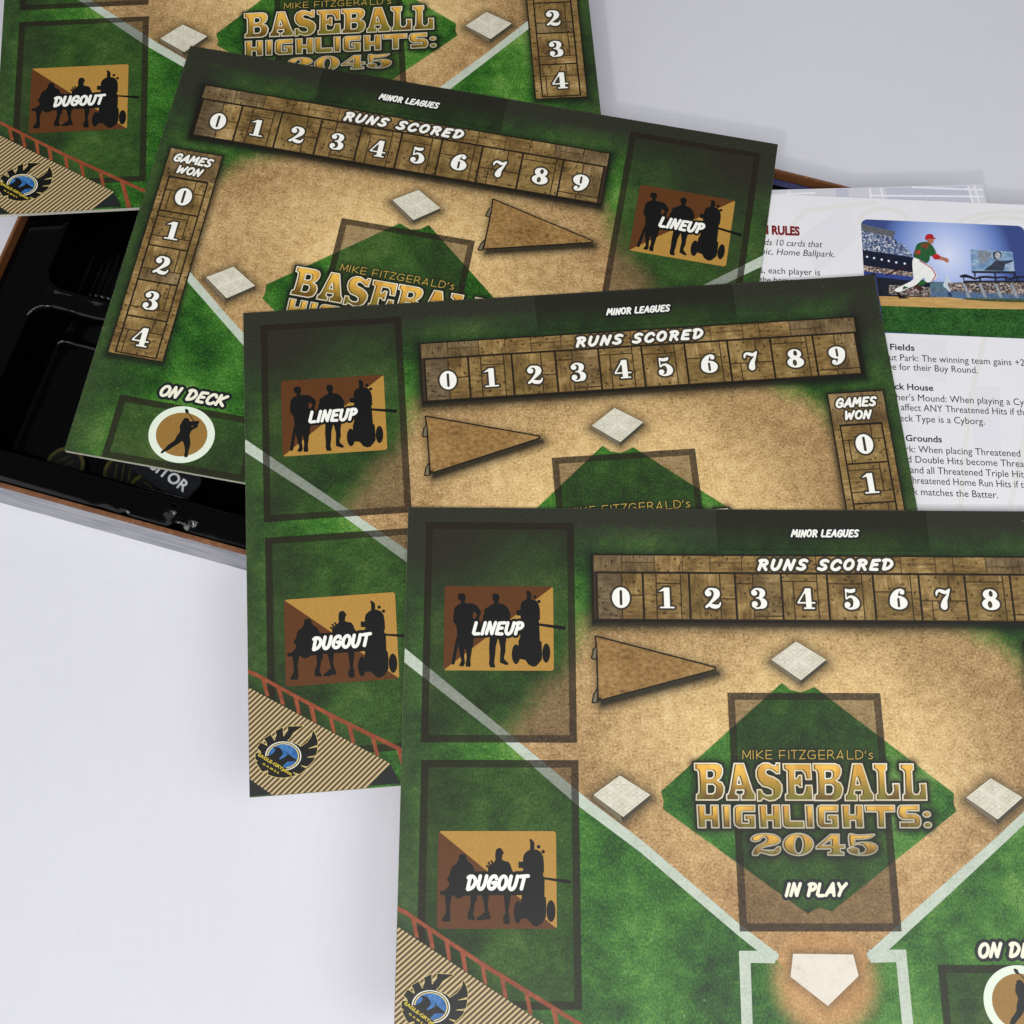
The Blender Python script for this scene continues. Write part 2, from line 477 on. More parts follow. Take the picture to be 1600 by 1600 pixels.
DU_ROBOT=[[47.2,139.7],[47.7,138.2],[48.9,137.1],[49.9,136.7],[50.0,134.4],[49.7,132.8],[50.4,132.7],[51.6,134.0],[51.6,136.6],[52.4,136.6],[53.9,137.4],[54.9,139.0],[55.2,141.6],[55.2,145.1],[54.7,145.1],[54.9,146.1],[55.4,147.4],[55.3,153.7],[55.8,154.0],[56.0,156.6],[55.8,161.0],[54.4,163.2],[52.4,164.4],[51.1,164.1],[49.5,162.5],[48.7,161.6],[46.8,161.6],[46.3,156.9],[46.7,154.1],[46.9,144.8],[47.4,143.5]]
DU_EAR=[[45.5,141.0],[47.4,141.1],[47.4,143.5],[45.5,143.3]]
DU_BAT=[[54.5,146.6],[59.5,147.2],[64.9,147.8],[65.4,148.5],[64.9,149.1],[59.5,148.2],[54.7,147.4]]
DU_ELL=[[45.3,159.3],[46.9,159.3],[45.2,163.3],[57.7,158.9],[59.4,158.9],[57.7,162.8],[53.2,135.6],[53.9,135.6],[54.9,137.4],[55.6,137.4]]
DU_BOX=[[14.9,129.8],[59.9,129.9],[59.8,164.7],[15.1,165.2]]
OD_MAN=[[45.0,185.0],[45.6,184.6],[45.5,184.0],[45.9,183.5],[46.7,183.2],[47.5,183.3],[48.0,183.8],[48.2,184.4],[48.8,184.5],[49.8,184.2],[47.2,181.4],[45.8,181.1],[45.2,180.2],[45.0,179.5],[45.6,179.2],[46.7,179.7],[46.9,180.6],[50.2,184.0],[51.4,183.8],[52.1,183.6],[52.5,184.0],[52.5,184.6],[52.2,185.1],[52.4,186.1],[52.3,186.6],[51.6,187.1],[50.6,188.1],[50.1,188.9],[50.0,190.0],[50.0,190.7],[50.6,192.2],[51.4,194.7],[51.4,197.0],[51.5,198.8],[51.7,200.4],[50.4,200.7],[50.1,200.1],[49.9,197.9],[49.2,196.0],[48.1,194.1],[47.5,193.7],[46.4,195.3],[44.4,197.2],[43.1,198.7],[41.5,199.9],[40.8,200.8],[40.0,200.6],[40.2,199.7],[41.4,198.4],[42.0,196.8],[44.4,194.0],[44.7,192.1],[45.5,189.9],[45.4,189.0],[44.8,187.4],[44.9,186.5],[45.3,185.5]]
OD_GAP=[[49.6,186.5],[50.8,186.1],[50.0,186.8]]
OD_ELL=[[46.6,190.9],[32.7,193.2],[60.4,188.3],[43.3,178.4],[49.9,203.2],[35.8,193.1],[57.3,188.9],[44.1,181.3],[49.2,200.6]]
OD_TEXT=[[32.1,175.6],[61.8,175.8],[62.4,170.0],[31.2,170.0]]
OD_FRAME_M=[[16.1,178.2],[70.8,177.7],[17.0,195.3],[18.2,204.3],[75.7,202.5],[16.7,180.5],[19.8,178.9]]
OD_FRAME_S=[[202.2,178.1],[205.3,178.1],[202.3,181.0],[202.3,198.0],[234.8,177.7]]
LOGO=[[15.38,180.85],[21.64,181.19],[19.86,182.06],[17.57,183.51],[16.02,185.64],[15.01,186.43],[16.49,187.16],[18.96,188.1],[20.18,189.18],[22.71,187.63],[24.26,185.76],[25.22,183.08],[26.28,185.41],[26.84,187.45],[26.8,188.93],[22.77,190.12],[26.77,189.68],[26.18,192.85],[22.06,193.4],[25.66,193.67],[24.74,195.21],[22.71,197.02],[19.75,196.31],[22.44,197.74],[19.41,199.71],[16.96,198.67],[17.92,200.09],[13.7,200.63],[10.74,200.28],[7.18,198.91],[7.34,197.21],[5.1,197.77],[3.89,195.84],[2.69,193.79],[3.44,193.35],[2.45,192.66],[2.49,190.57],[3.48,190.15],[4.85,190.38],[4.36,189.47],[3.14,188.39],[4.66,186.28],[5.53,186.84],[7.25,187.83],[6.78,186.19],[5.93,185.0],[8.7,183.47],[9.18,184.63],[10.03,186.06],[10.82,183.75],[10.48,182.23],[13.33,180.99],[13.45,183.57],[13.55,184.7],[15.35,182.34]]
LOGO_C=[[13.32,192.0],[20.47,192.42],[13.43,186.44]]
LOGO_EAGLE=[[6.44,191.73],[7.43,191.73],[8.68,191.28],[9.94,190.39],[10.33,189.43],[9.72,188.76],[9.11,188.47],[10.23,188.38],[11.96,188.93],[12.94,190.0],[13.28,191.38],[12.64,192.32],[11.75,193.0],[11.87,193.55],[13.87,192.66],[15.13,191.89],[14.41,190.73],[15.87,192.07],[17.1,193.03],[18.36,193.99],[18.3,194.72],[17.31,194.52],[15.07,194.48],[13.56,195.59],[13.29,196.43],[14.77,197.11],[13.75,198.31],[6.37,195.79]]
LOGO_T1=[[3.47,191.26],[16.43,200.1],[3.85,190.42]]
LOGO_T2=[[5.15,194.71],[11.51,198.99],[5.46,194.12]]
TI_POS=[[[114.1,104.0],[122.9,104.0],[124.6,104.7],[125.3,106.2],[125.1,108.2],[124.2,109.9],[123.1,110.6],[124.8,111.4],[125.6,113.2],[125.4,115.2],[124.5,117.2],[122.6,118.2],[114.2,118.2],[114.4,115.9],[115.3,115.4],[115.5,113.6],[115.5,107.9],[115.2,106.9],[114.1,106.7]],[[129.7,104.0],[133.6,104.0],[136.5,114.4],[137.5,115.9],[137.3,118.2],[131.7,118.2],[131.7,115.9],[132.6,115.7],[132.9,114.4],[130.1,114.4],[129.9,115.6],[131.1,116.0],[131.0,118.2],[126.0,118.2],[126.1,115.9],[126.8,115.6],[127.4,114.2]],[[147.8,103.8],[147.5,108.1],[146.0,108.1],[144.8,107.1],[143.5,106.5],[142.3,106.7],[142.0,107.7],[142.8,108.5],[145.0,109.2],[147.0,110.5],[148.1,112.2],[148.1,114.5],[147.1,116.9],[145.1,118.2],[142.7,118.5],[140.4,117.5],[139.6,118.5],[138.0,118.6],[138.1,114.0],[139.9,114.0],[140.5,115.4],[141.8,116.2],[143.6,116.1],[144.1,115.4],[144.0,114.2],[142.7,113.5],[140.3,112.9],[138.7,111.2],[138.0,109.2],[138.1,106.8],[139.1,105.0],[141.2,103.8],[143.3,103.8],[145.3,104.9],[146.0,104.6],[146.2,103.8]],[[148.8,104.1],[159.9,104.1],[159.8,110.3],[157.4,110.3],[157.2,108.1],[156.2,106.9],[153.5,106.9],[153.3,109.8],[154.1,109.6],[154.7,108.5],[156.1,108.5],[155.9,113.3],[154.7,113.3],[154.3,112.5],[153.2,112.5],[153.2,115.5],[154.2,115.9],[155.9,115.8],[156.7,114.5],[157.2,112.3],[159.8,112.3],[159.9,118.2],[148.9,118.2],[149.0,115.8],[149.8,115.5],[150.2,107.1],[148.9,106.5]],[[160.6,104.0],[169.4,104.0],[171.1,104.7],[171.8,106.2],[171.5,108.2],[170.5,109.9],[169.4,110.6],[171.1,111.4],[171.9,113.3],[171.6,115.3],[170.6,117.3],[168.7,118.3],[160.2,118.3],[160.5,116.0],[161.5,115.5],[161.7,113.6],[161.9,107.9],[161.6,106.9],[160.5,106.7]],[[176.2,104.0],[180.1,104.0],[182.7,114.4],[183.7,115.9],[183.5,118.2],[177.8,118.3],[177.9,116.0],[178.8,115.8],[179.1,114.4],[176.4,114.4],[176.1,115.6],[177.3,116.0],[177.1,118.3],[172.1,118.3],[172.3,115.9],[173.0,115.7],[173.6,114.3]],[[184.2,104.0],[189.8,104.0],[189.6,106.4],[188.8,107.0],[188.8,108.7],[188.6,114.8],[189.2,115.8],[190.6,115.6],[191.4,114.1],[191.3,111.6],[194.1,111.6],[193.9,118.1],[184.2,118.1],[184.4,115.8],[185.1,115.4],[185.6,107.4],[185.0,106.5],[184.2,106.3]],[[194.8,104.0],[200.3,104.0],[200.2,106.3],[199.4,107.0],[199.4,108.7],[199.1,114.7],[199.7,115.7],[201.1,115.6],[201.9,114.1],[201.8,111.6],[204.6,111.5],[204.4,118.1],[194.6,118.1],[194.9,115.8],[195.6,115.4],[196.2,107.4],[195.6,106.5],[194.7,106.3]]]
TI_NEG=[[[119.1,107.0],[121.0,107.0],[121.6,107.7],[121.5,109.0],[120.7,109.7],[119.0,109.7]],[[118.9,112.2],[121.1,112.2],[121.9,113.1],[121.6,114.9],[120.8,115.6],[118.8,115.6]],[[131.3,109.4],[132.0,112.0],[130.7,112.0]],[[165.3,107.1],[167.3,107.1],[167.9,107.7],[167.7,109.1],[167.0,109.7],[165.2,109.8]],[[165.1,112.3],[167.3,112.3],[168.0,113.1],[167.7,114.9],[166.9,115.7],[164.9,115.7]],[[177.6,109.4],[178.3,112.1],[177.0,112.1]]]
HL_POS=[[[114.4,119.9],[117.7,119.9],[117.6,123.5],[119.6,123.5],[119.7,119.9],[122.8,119.9],[122.8,128.6],[119.7,128.6],[119.7,125.8],[117.7,125.8],[117.7,128.6],[114.5,128.6]],[[124.1,119.9],[127.4,119.9],[127.2,128.6],[124.1,128.6]],[[130.3,119.9],[137.1,119.9],[136.9,122.5],[131.9,122.5],[131.7,126.6],[134.1,126.6],[134.2,125.6],[132.6,125.7],[132.7,123.6],[136.9,123.6],[136.8,128.6],[130.2,128.6],[128.7,127.6],[128.4,126.2],[128.6,121.5],[129.1,120.4]],[[138.3,119.9],[141.6,119.9],[141.5,123.5],[143.4,123.5],[143.6,119.8],[146.7,119.8],[146.6,128.6],[143.4,128.6],[143.5,125.8],[141.5,125.8],[141.5,128.6],[138.3,128.6]],[[147.4,119.8],[150.5,119.8],[150.4,125.8],[155.7,125.8],[155.7,128.6],[148.6,128.6],[147.4,127.9],[147.2,126.8]],[[156.4,119.8],[159.6,119.8],[159.4,128.6],[156.3,128.6]],[[162.6,119.8],[169.4,119.8],[169.1,122.5],[164.1,122.5],[163.8,126.6],[166.2,126.6],[166.3,125.6],[164.7,125.6],[164.9,123.5],[169.1,123.5],[168.9,128.6],[162.2,128.6],[160.8,127.6],[160.6,126.1],[160.8,121.5],[161.3,120.3]],[[170.6,119.8],[173.9,119.8],[173.6,123.4],[175.6,123.4],[175.9,119.8],[179.0,119.8],[178.7,128.5],[175.5,128.5],[175.6,125.7],[173.7,125.8],[173.6,128.5],[170.4,128.6]],[[179.5,119.8],[191.5,119.8],[191.3,122.5],[187.3,122.5],[187.0,128.5],[184.0,128.5],[184.3,122.5],[179.7,122.5]],[[194.5,119.8],[201.0,119.7],[200.8,122.1],[196.0,122.1],[195.8,122.9],[199.3,123.0],[200.9,124.1],[201.3,125.7],[200.9,127.4],[199.8,128.5],[192.6,128.5],[192.7,126.1],[198.2,126.1],[198.3,125.5],[193.9,125.4],[192.5,124.4],[192.1,122.7],[192.5,120.8],[193.4,119.9]]]
HL_ELL=[[203.6,123.3],[205.2,123.3],[203.5,124.5],[203.6,127.3],[205.2,127.3],[203.5,128.5]]
YR_POS=[[[134.5,133.0],[135.3,131.6],[137.5,130.7],[140.9,130.5],[144.3,131.0],[146.1,132.5],[145.9,133.8],[144.1,134.8],[140.3,135.6],[138.6,136.3],[141.6,136.7],[143.6,136.4],[144.5,135.5],[146.0,135.4],[145.8,137.2],[144.2,138.5],[141.8,138.7],[139.5,138.1],[137.8,137.9],[137.1,138.7],[135.0,138.7],[135.1,137.2],[136.6,135.3],[139.7,133.7],[140.6,132.7],[139.8,132.0],[138.8,132.4],[138.1,133.3],[136.0,133.7]],[[165.5,130.7],[169.1,130.7],[168.7,134.6],[171.0,134.6],[170.8,136.1],[169.0,136.2],[169.0,137.2],[170.3,137.4],[170.2,138.7],[163.8,138.7],[163.9,137.4],[165.1,137.2],[165.2,136.4],[159.4,136.4],[159.5,135.4]],[[172.6,130.7],[176.4,131.0],[182.7,130.7],[180.7,132.3],[176.5,132.8],[175.2,132.8],[174.9,133.9],[177.8,133.6],[181.2,133.8],[183.2,134.9],[183.3,136.4],[181.9,137.8],[178.8,138.7],[175.0,138.6],[172.4,137.9],[171.5,136.7],[172.0,135.9],[173.9,135.6],[175.9,136.1],[176.2,137.2],[175.8,137.7],[177.1,137.7],[178.5,136.9],[178.3,135.6],[177.1,134.8],[175.0,134.8],[173.6,135.6],[172.4,135.3]]]
YR_NEG=[[[165.5,133.0],[165.3,134.8],[162.3,134.8]]]
YR_ELL=[[152.8,134.6],[158.8,134.6],[152.5,138.8],[153.0,134.8],[154.5,134.8],[152.7,137.8]]
MIKE=[[[133.3,102.4],[133.6,99.1],[134.9,101.8],[136.4,99.1],[136.3,102.4]],[[137.5,99.1],[137.4,102.4]],[[138.9,99.1],[138.8,102.4]],[[141.3,99.1],[139.0,100.9],[141.3,102.3]],[[144.8,99.1],[142.6,99.1],[142.4,102.3],[144.8,102.3]],[[142.3,100.9],[144.7,100.7]],[[150.2,99.1],[147.9,99.1],[147.8,102.3]],[[147.6,101.0],[149.9,100.9]],[[151.5,99.1],[151.4,102.3]],[[152.4,99.1],[154.9,99.0]],[[153.7,99.0],[153.5,102.3]],[[155.7,99.0],[158.1,99.0],[155.6,102.3],[157.9,102.2]],[[161.9,99.5],[161.0,99.0],[159.5,99.3],[158.9,100.7],[159.3,102.0],[160.5,102.3],[161.8,102.0],[161.9,100.8],[160.6,100.8]],[[165.7,99.0],[163.4,99.0],[163.3,102.3],[165.5,102.3]],[[163.0,100.8],[165.6,100.8]],[[166.7,102.3],[166.9,99.0],[168.5,99.0],[169.0,99.7],[168.5,100.6],[166.8,100.9]],[[168.0,100.8],[169.4,102.3]],[[170.3,102.3],[172.0,99.0],[172.7,102.3]],[[170.4,101.5],[172.7,101.5]],[[174.6,99.0],[174.5,102.3],[176.9,102.3]],[[177.8,102.3],[178.0,99.0],[179.6,99.1],[180.7,100.1],[180.4,101.5],[179.3,102.2],[177.8,102.3]],[[181.9,99.1],[181.6,100.1]],[[184.6,100.2],[183.7,100.0],[183.1,100.5],[183.7,101.0],[184.5,101.5],[184.0,102.2],[182.8,102.1]]]
RAIL=[[0.3,157.0],[3.7,158.9],[16.2,166.9],[33.1,177.3],[59.1,192.3],[59.0,194.1],[33.0,179.1],[16.2,168.5],[3.7,160.6],[0.2,158.8]]
POSTS=[[[0.3,158.4],[1.0,158.7],[1.5,164.2],[0.2,164.0]],[[5.2,161.3],[6.9,162.1],[8.4,168.6],[6.8,167.9]],[[11.2,165.1],[13.0,165.9],[14.4,172.5],[12.8,171.9]],[[17.8,169.5],[19.6,170.3],[20.5,176.5],[19.1,175.9]],[[23.8,173.2],[25.6,174.1],[26.6,180.2],[25.0,179.7]],[[31.4,178.0],[33.1,178.9],[34.0,184.8],[32.5,184.2]],[[38.6,182.5],[40.4,183.3],[41.5,189.7],[40.0,189.0]],[[47.6,187.5],[49.2,188.3],[50.7,195.1],[49.1,194.5]],[[57.4,192.8],[58.8,193.1],[59.1,196.9],[58.1,196.9]]]
ROOF=[[0.2,164.3],[54.7,198.2],[45.3,206.1],[9.4,206.3],[-0.3,199.7]]
ROOF_DK=[[[-0.4,199.7],[9.5,206.3],[-0.5,206.4]],[[54.7,198.5],[58.4,206.1],[45.3,206.1]]]
DIRT_L=[[46.5,89.8],[50.6,81.2],[59.3,76.1],[66.5,68.4],[69.9,60.7],[77.0,51.3]]
DIAMOND=[[150.7,72.3],[153.9,75.2],[158.2,76.2],[161.3,75.0],[163.5,73.9],[215.3,115.4],[214.6,119.1],[215.4,122.2],[164.0,159.0],[159.2,157.6],[154.7,159.9],[101.2,121.5],[101.7,118.6],[100.7,114.9]]
FOUL=[[0.1,59.0],[41.8,92.8],[73.4,118.7],[92.1,132.6],[128.7,163.6],[142.8,174.2],[142.2,176.2],[138.6,176.9],[134.9,173.0],[128.3,167.9],[91.9,137.4],[68.5,120.3],[37.0,93.3],[0.3,64.9]]
FOULR=[[230.2,133.5],[175.4,174.2],[183.6,172.6],[241.3,126.3]]
BBOX_L=[[127.9,173.0],[142.1,173.0],[142.8,174.3],[141.4,177.5],[132.0,177.2],[131.6,198.3],[127.6,198.3]]
BBOX_R=[[190.8,172.6],[183.7,172.6],[175.4,174.3],[177.0,177.2],[186.7,177.0],[186.5,198.4],[190.7,198.4]]
PLATE=[[148.1,174.0],[170.7,174.3],[172.1,181.8],[159.8,192.2],[146.6,182.1]]
HOME_DIRT=[[159.9,182.7],[139.2,182.7],[180.1,182.7],[159.1,198.4]]
BASE=[[157.49,55.81],[169.01,63.08],[158.34,71.34],[147.07,63.09]]
BASE_SIDE=[[147.07,63.09],[157.39,71.11],[157.73,73.11],[158.37,73.1],[158.66,71.26],[169.08,63.24],[168.46,64.94],[158.55,72.86],[157.42,73.03],[146.75,64.39]]
PENNANT=[[76.6,54.0],[124.3,66.4],[124.2,67.2],[77.2,79.7],[77.1,59.3]]
TIES=[[[77.0,58.1],[75.8,59.4],[75.0,62.9],[76.6,63.2]],[[76.8,75.4],[75.5,77.6],[74.9,80.5],[76.6,80.5]]]
MINOR_T=[[158.3,12.1],[187.2,11.9],[158.5,8.6]]
RUNS_T=[[143.2,26.5],[200.8,26.1],[143.5,21.3]]
LINEUP_T=[[26.6,53.9],[48.2,53.8],[27.4,48.1]]
DUGOUT_T=[[25.2,151.7],[49.6,151.5],[25.9,145.8]]
INPLAY_T=[[146.1,153.9],[170.6,153.9],[146.9,148.5]]
GAMES_T=[[252.3,62.5],[271.2,62.8],[252.7,57.8]]
WON_T=[[255.3,68.3],[268.0,68.5],[255.9,63.9]]
MINOR_F=[[127.9,-0.3],[215.8,17.7],[127.0,18.3]]
TOPBAND=[[87.9,19.4],[101.3,19.3],[112.8,19.2],[124.2,19.2],[137.2,19.1],[217.3,23.7],[224.7,23.7],[238.3,23.6]]
# ---- outlines of the picture on the rulebook page, in mm on the page
PHOTO={"cap":[[69.83,20.79],[69.95,18.91],[70.98,17.79],[72.43,17.45],[73.57,18.2],[73.74,19.26],[74.67,19.59],[74.54,20.03],[71.78,20.05],[70.56,20.48]],"face":[[70.72,20.21],[73.44,20.08],[73.45,21.41],[72.8,22.51],[71.62,22.41],[70.64,21.39]],"shirt":[[65.32,24.2],[66.62,22.54],[69.77,21.59],[72.09,22.55],[73.59,24.87],[74.23,27.39],[72.37,28.91],[71.43,28.69],[71.05,30.83],[69.52,32.59],[66.78,31.03],[64.01,29.84],[63.88,28.26],[64.73,26.09]],"sleeve":[[72.27,28.92],[74.37,27.39],[75.95,28.48],[75.34,30.47],[73.44,30.56]],"arm":[[75.61,28.6],[77.79,29.34],[78.73,29.41],[79.85,30.41],[79.12,31.92],[77.44,30.89],[75.21,30.31]],"pants":[[63.19,31.73],[63.06,37.53],[62.82,41.21],[58.42,44.02],[54.27,46.56],[56.08,47.77],[60.67,45.48],[64.07,43.76],[67.11,40.48],[68.08,40.02],[68.66,41.98],[70.29,42.16],[73.24,40.3],[73.93,38.59],[73.25,36.78],[71.31,33.98],[69.49,33.01],[66.76,31.3],[64.73,29.81]],"shoe":[[54.26,46.82],[56.06,48.03],[57.6,49.78],[60.37,50.32],[60.35,50.79],[55.89,50.89],[55.08,48.86]],"shoe2":[[63.18,43.02],[65.45,44.21],[67.71,45.67],[65.74,47.06],[63.72,45.6]],"sock":[[58.38,44.55],[60.69,45.22],[57.8,46.5]],"sock2":[[67.09,40.74],[68.88,42.23],[67.84,43.69],[65.45,44.21],[64.57,43.32]],"bat":[[50.47,39.17],[62.36,33.62],[62.81,33.86],[50.91,39.67]],"yoke":[[67.26,23.58],[69.26,22.15],[71.59,22.84],[70.24,25.3],[68.15,24.6]],"standroof":[[41.16,13.58],[47.76,15.14],[56.49,16.87],[55.12,19.99],[40.98,17.24]],"crowdup":[[40.98,17.24],[55.13,19.78],[56.89,22.21],[59.67,23.41],[63.17,28.29],[63.56,29.6],[40.72,27.08]],"navyband":[[40.72,27.08],[63.55,29.7],[64.03,33.27],[63.06,37.53],[40.56,34.91]],"crowdlow":[[40.56,34.91],[63.06,37.53],[62.92,39.63],[40.64,37.9]],"blueband":[[40.64,37.9],[62.92,39.63],[63.03,41.72],[40.76,40.26]],"darkbase":[[40.76,40.26],[63.03,41.72],[70.79,41.77],[76.92,41.59],[76.37,49.42],[47.03,50.27],[46.04,38.33]],"crowdright":[[70.13,44.52],[73.61,41.74],[80.19,41.96],[84.95,41.21],[113.33,40.14],[112.58,48.35],[89.02,49.45],[65.59,49.4],[51.55,49.02],[51.82,44.33]],"wallgreen":[[70.76,42.14],[76.92,41.59],[78.02,45.97],[70.06,45.66]],"wallblue":[[70.5,46.06],[91.61,46.37],[112.76,46.42],[112.57,48.51],[84.35,49.31],[70.29,49.18]],"roofr":[[84.25,38.1],[86.67,37.2],[88.98,37.88],[91.27,38.82],[94.66,37.72],[97.5,37.58],[100.3,37.98],[104.13,37.43],[107.36,38.33],[110.29,37.14],[113.62,36.98],[113.52,38.04],[110.7,37.91],[107.26,39.38],[104.05,38.32],[100.22,38.92],[96.47,38.68],[93.61,38.97],[91.18,39.98],[87.95,38.98],[84.41,39.04]],"screen":[[90.16,24.51],[109.48,24.86],[109.47,34.71],[89.88,35.47]],"screenbar":[[89.88,35.47],[109.47,34.71],[109.45,35.97],[90.03,36.52]],"head":[[100.33,26.26],[101.86,25.02],[103.52,25.04],[104.36,26.33],[103.73,28.22],[101.99,29.1],[100.61,28.63]],"body":[[95.35,34.95],[99.41,31.6],[101.5,29.38],[104.31,29.78],[109.12,29.02],[109.29,29.81],[105.6,31.3],[104.35,34.79]],"ghost":[[93.22,26.06],[95.24,24.64],[98.08,24.77],[99.57,26.82],[98.16,29.54],[96.17,30.69],[94.23,31.31]],"pitcher":[[78.05,38.92],[78.77,38.78],[79.45,39.12],[79.28,40.17],[80.23,41.43],[79.47,42.1],[78.81,41.5],[78.58,43.34],[79.41,46.16],[78.89,46.97],[78.08,45.19],[76.74,44.21],[76.43,43.18],[77.19,41.05]],"pitcherlegs":[[78.2,46.74],[79.4,46.42],[80.36,49.23],[79.66,49.27],[78.81,48.01],[78.8,49.46],[78.33,49.48]],"dirt":[[46.94,50.17],[60.87,49.88],[70.25,49.7],[79.66,49.27],[86.63,50.08],[95.98,50.47],[112.41,50.33],[112.08,53.96],[83.94,54.75],[47.67,55.66]],"turf":[[84.34,49.36],[112.56,48.67],[112.4,50.43],[95.98,50.47],[86.63,50.08]],"grass":[[47.57,54.89],[83.96,54.49],[112.1,53.7],[110.77,68.33],[48.53,67.74]]}
# ------------------------------------------------------------------ materials
BOARD_ROUGH, BOARD_SPEC = 0.40, 0.32
def flat(name, c, rough=BOARD_ROUGH, spec=BOARD_SPEC, grain=0.06, scale=900):
    g = N(name, rough, spec)
    f = g.noise(g.pos(), scale, 2)
    a = lin(c)
    g.color(g.mix(g.smooth(f, .3, .7), tuple(v * (1 - grain) for v in a[:3]) + (1,), tuple(min(1, v * (1 + grain)) for v in a[:3]) + (1,)))
    return g.m

def veil(name, c, alpha):
    g = N(name, BOARD_ROUGH, BOARD_SPEC)
    g.color(lin(c))
    f = g.noise(g.pos(), 700, 2)
    g.alpha(g.math('MULTIPLY', g.smooth(f, .2, .8, .86, 1.1), alpha, clamp=True))
    return g.m

def field_material():
    g = N('printed_field', BOARD_ROUGH, BOARD_SPEC)
    p = g.pos()
    # mown grass: short blades, clumps and broad light and dark drifts
    blades = g.noise(g.scaled(p, (1500, 800, 1)), 1.0, 4, .8)
    blades2 = g.noise(g.scaled(p, (700, 1300, 1)), 1.0, 2, .6)
    clump = g.noise(p, 160, 4, .65)
    drift = g.noise(p, 26, 3, .55)
    t = g.math('ADD', g.math('MULTIPLY', blades, .72), g.math('ADD', g.math('MULTIPLY', blades2, .22), g.math('MULTIPLY', clump, .34)))
    t = g.math('ADD', g.math('SUBTRACT', t, .10), g.math('MULTIPLY', g.math('SUBTRACT', drift, .5), .8))
    grass = g.ramp(t, [(.32, lin((15, 40, 13))), (.47, lin((38, 86, 26))), (.60, lin((66, 122, 40))), (.78, lin((126, 162, 80)))])
    dia = g.smooth(g.math('ADD', g.attr('d_dia'), g.math('MULTIPLY', g.math('SUBTRACT', blades, .5), .5)), -.22, .22)
    # raked dirt
    f1 = g.noise(g.scaled(p, (1000, 1100, 1)), 1.0, 4, .8)
    f2 = g.noise(p, 240, 3, .6)
    f3 = g.noise(p, 22, 3, .6)
    td = g.math('SUBTRACT', g.math('ADD', g.math('MULTIPLY', f1, .85), g.math('ADD', g.math('MULTIPLY', f2, .3), g.math('MULTIPLY', f3, .2))), .14)
    brown = g.ramp(td, [(.36, lin((98, 74, 45))), (.47, lin((152, 120, 78))), (.57, lin((180, 147, 99))), (.72, lin((220, 190, 140)))])
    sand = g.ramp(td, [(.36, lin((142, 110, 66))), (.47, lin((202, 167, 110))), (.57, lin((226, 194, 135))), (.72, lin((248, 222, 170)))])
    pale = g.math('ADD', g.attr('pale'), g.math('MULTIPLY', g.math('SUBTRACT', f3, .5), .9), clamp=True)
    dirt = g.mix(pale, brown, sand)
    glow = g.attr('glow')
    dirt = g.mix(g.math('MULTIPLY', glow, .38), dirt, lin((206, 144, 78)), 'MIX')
    rough_edge = g.math('MULTIPLY', g.math('SUBTRACT', g.noise(p, 700, 4, .8), .5), 16.0)
    wide_edge = g.math('MULTIPLY', g.math('SUBTRACT', g.noise(p, 60, 3, .6), .5), 9.0)
    arc = g.smooth(g.math('ADD', g.attr('d_arc'), g.math('ADD', rough_edge, wide_edge)), -8.5, 6.5)
    wedge = g.smooth(g.attr('d_wedge'), -.3, .3)
    home = g.smooth(g.math('ADD', g.attr('d_home'), g.math('MULTIPLY', rough_edge, .5)), -6.0, 5.0)
    d = g.math('MAXIMUM', g.math('MULTIPLY', arc, wedge), home)
    d = g.math('MULTIPLY', d, g.math('SUBTRACT', 1.0, dia))
    col = g.mix(d, grass, dirt)
    # artwork fades to a dark olive border
    v = g.math('ADD', g.attr('vig'), g.math('MULTIPLY', g.math('SUBTRACT', g.noise(p, 300, 3, .7), .5), .28), clamp=True)
    olive = g.ramp(g.noise(g.scaled(p, (1200, 1200, 1)), 1, 3, .7), [(.3, lin((36, 39, 30))), (.7, lin((56, 58, 46)))])
    v = g.math('MULTIPLY', v, g.smooth(v, .0, .12), clamp=True)
    col = g.mix(v, col, olive)
    s = g.attr('ink')
    col = g.mix(s, col, lin((24, 27, 22)))
    # dust and tiny print flaws
    vo = g.new('ShaderNodeTexVoronoi'); vo.inputs['Scale'].default_value = 120
    g.link(p, vo.inputs['Vector'])
    sc = g.new('ShaderNodeSeparateColor'); g.link(vo.outputs['Color'], sc.inputs[0])
    speck = g.math('MULTIPLY', g.smooth(vo.outputs['Distance'], .018, .034, .75, 0), g.math('GREATER_THAN', sc.outputs[0], .84))
    col = g.mix(speck, col, lin((214, 214, 204)))
    g.color(col)
    g.bump(g.noise(p, 900, 2), .06, .0002)
    return g.m

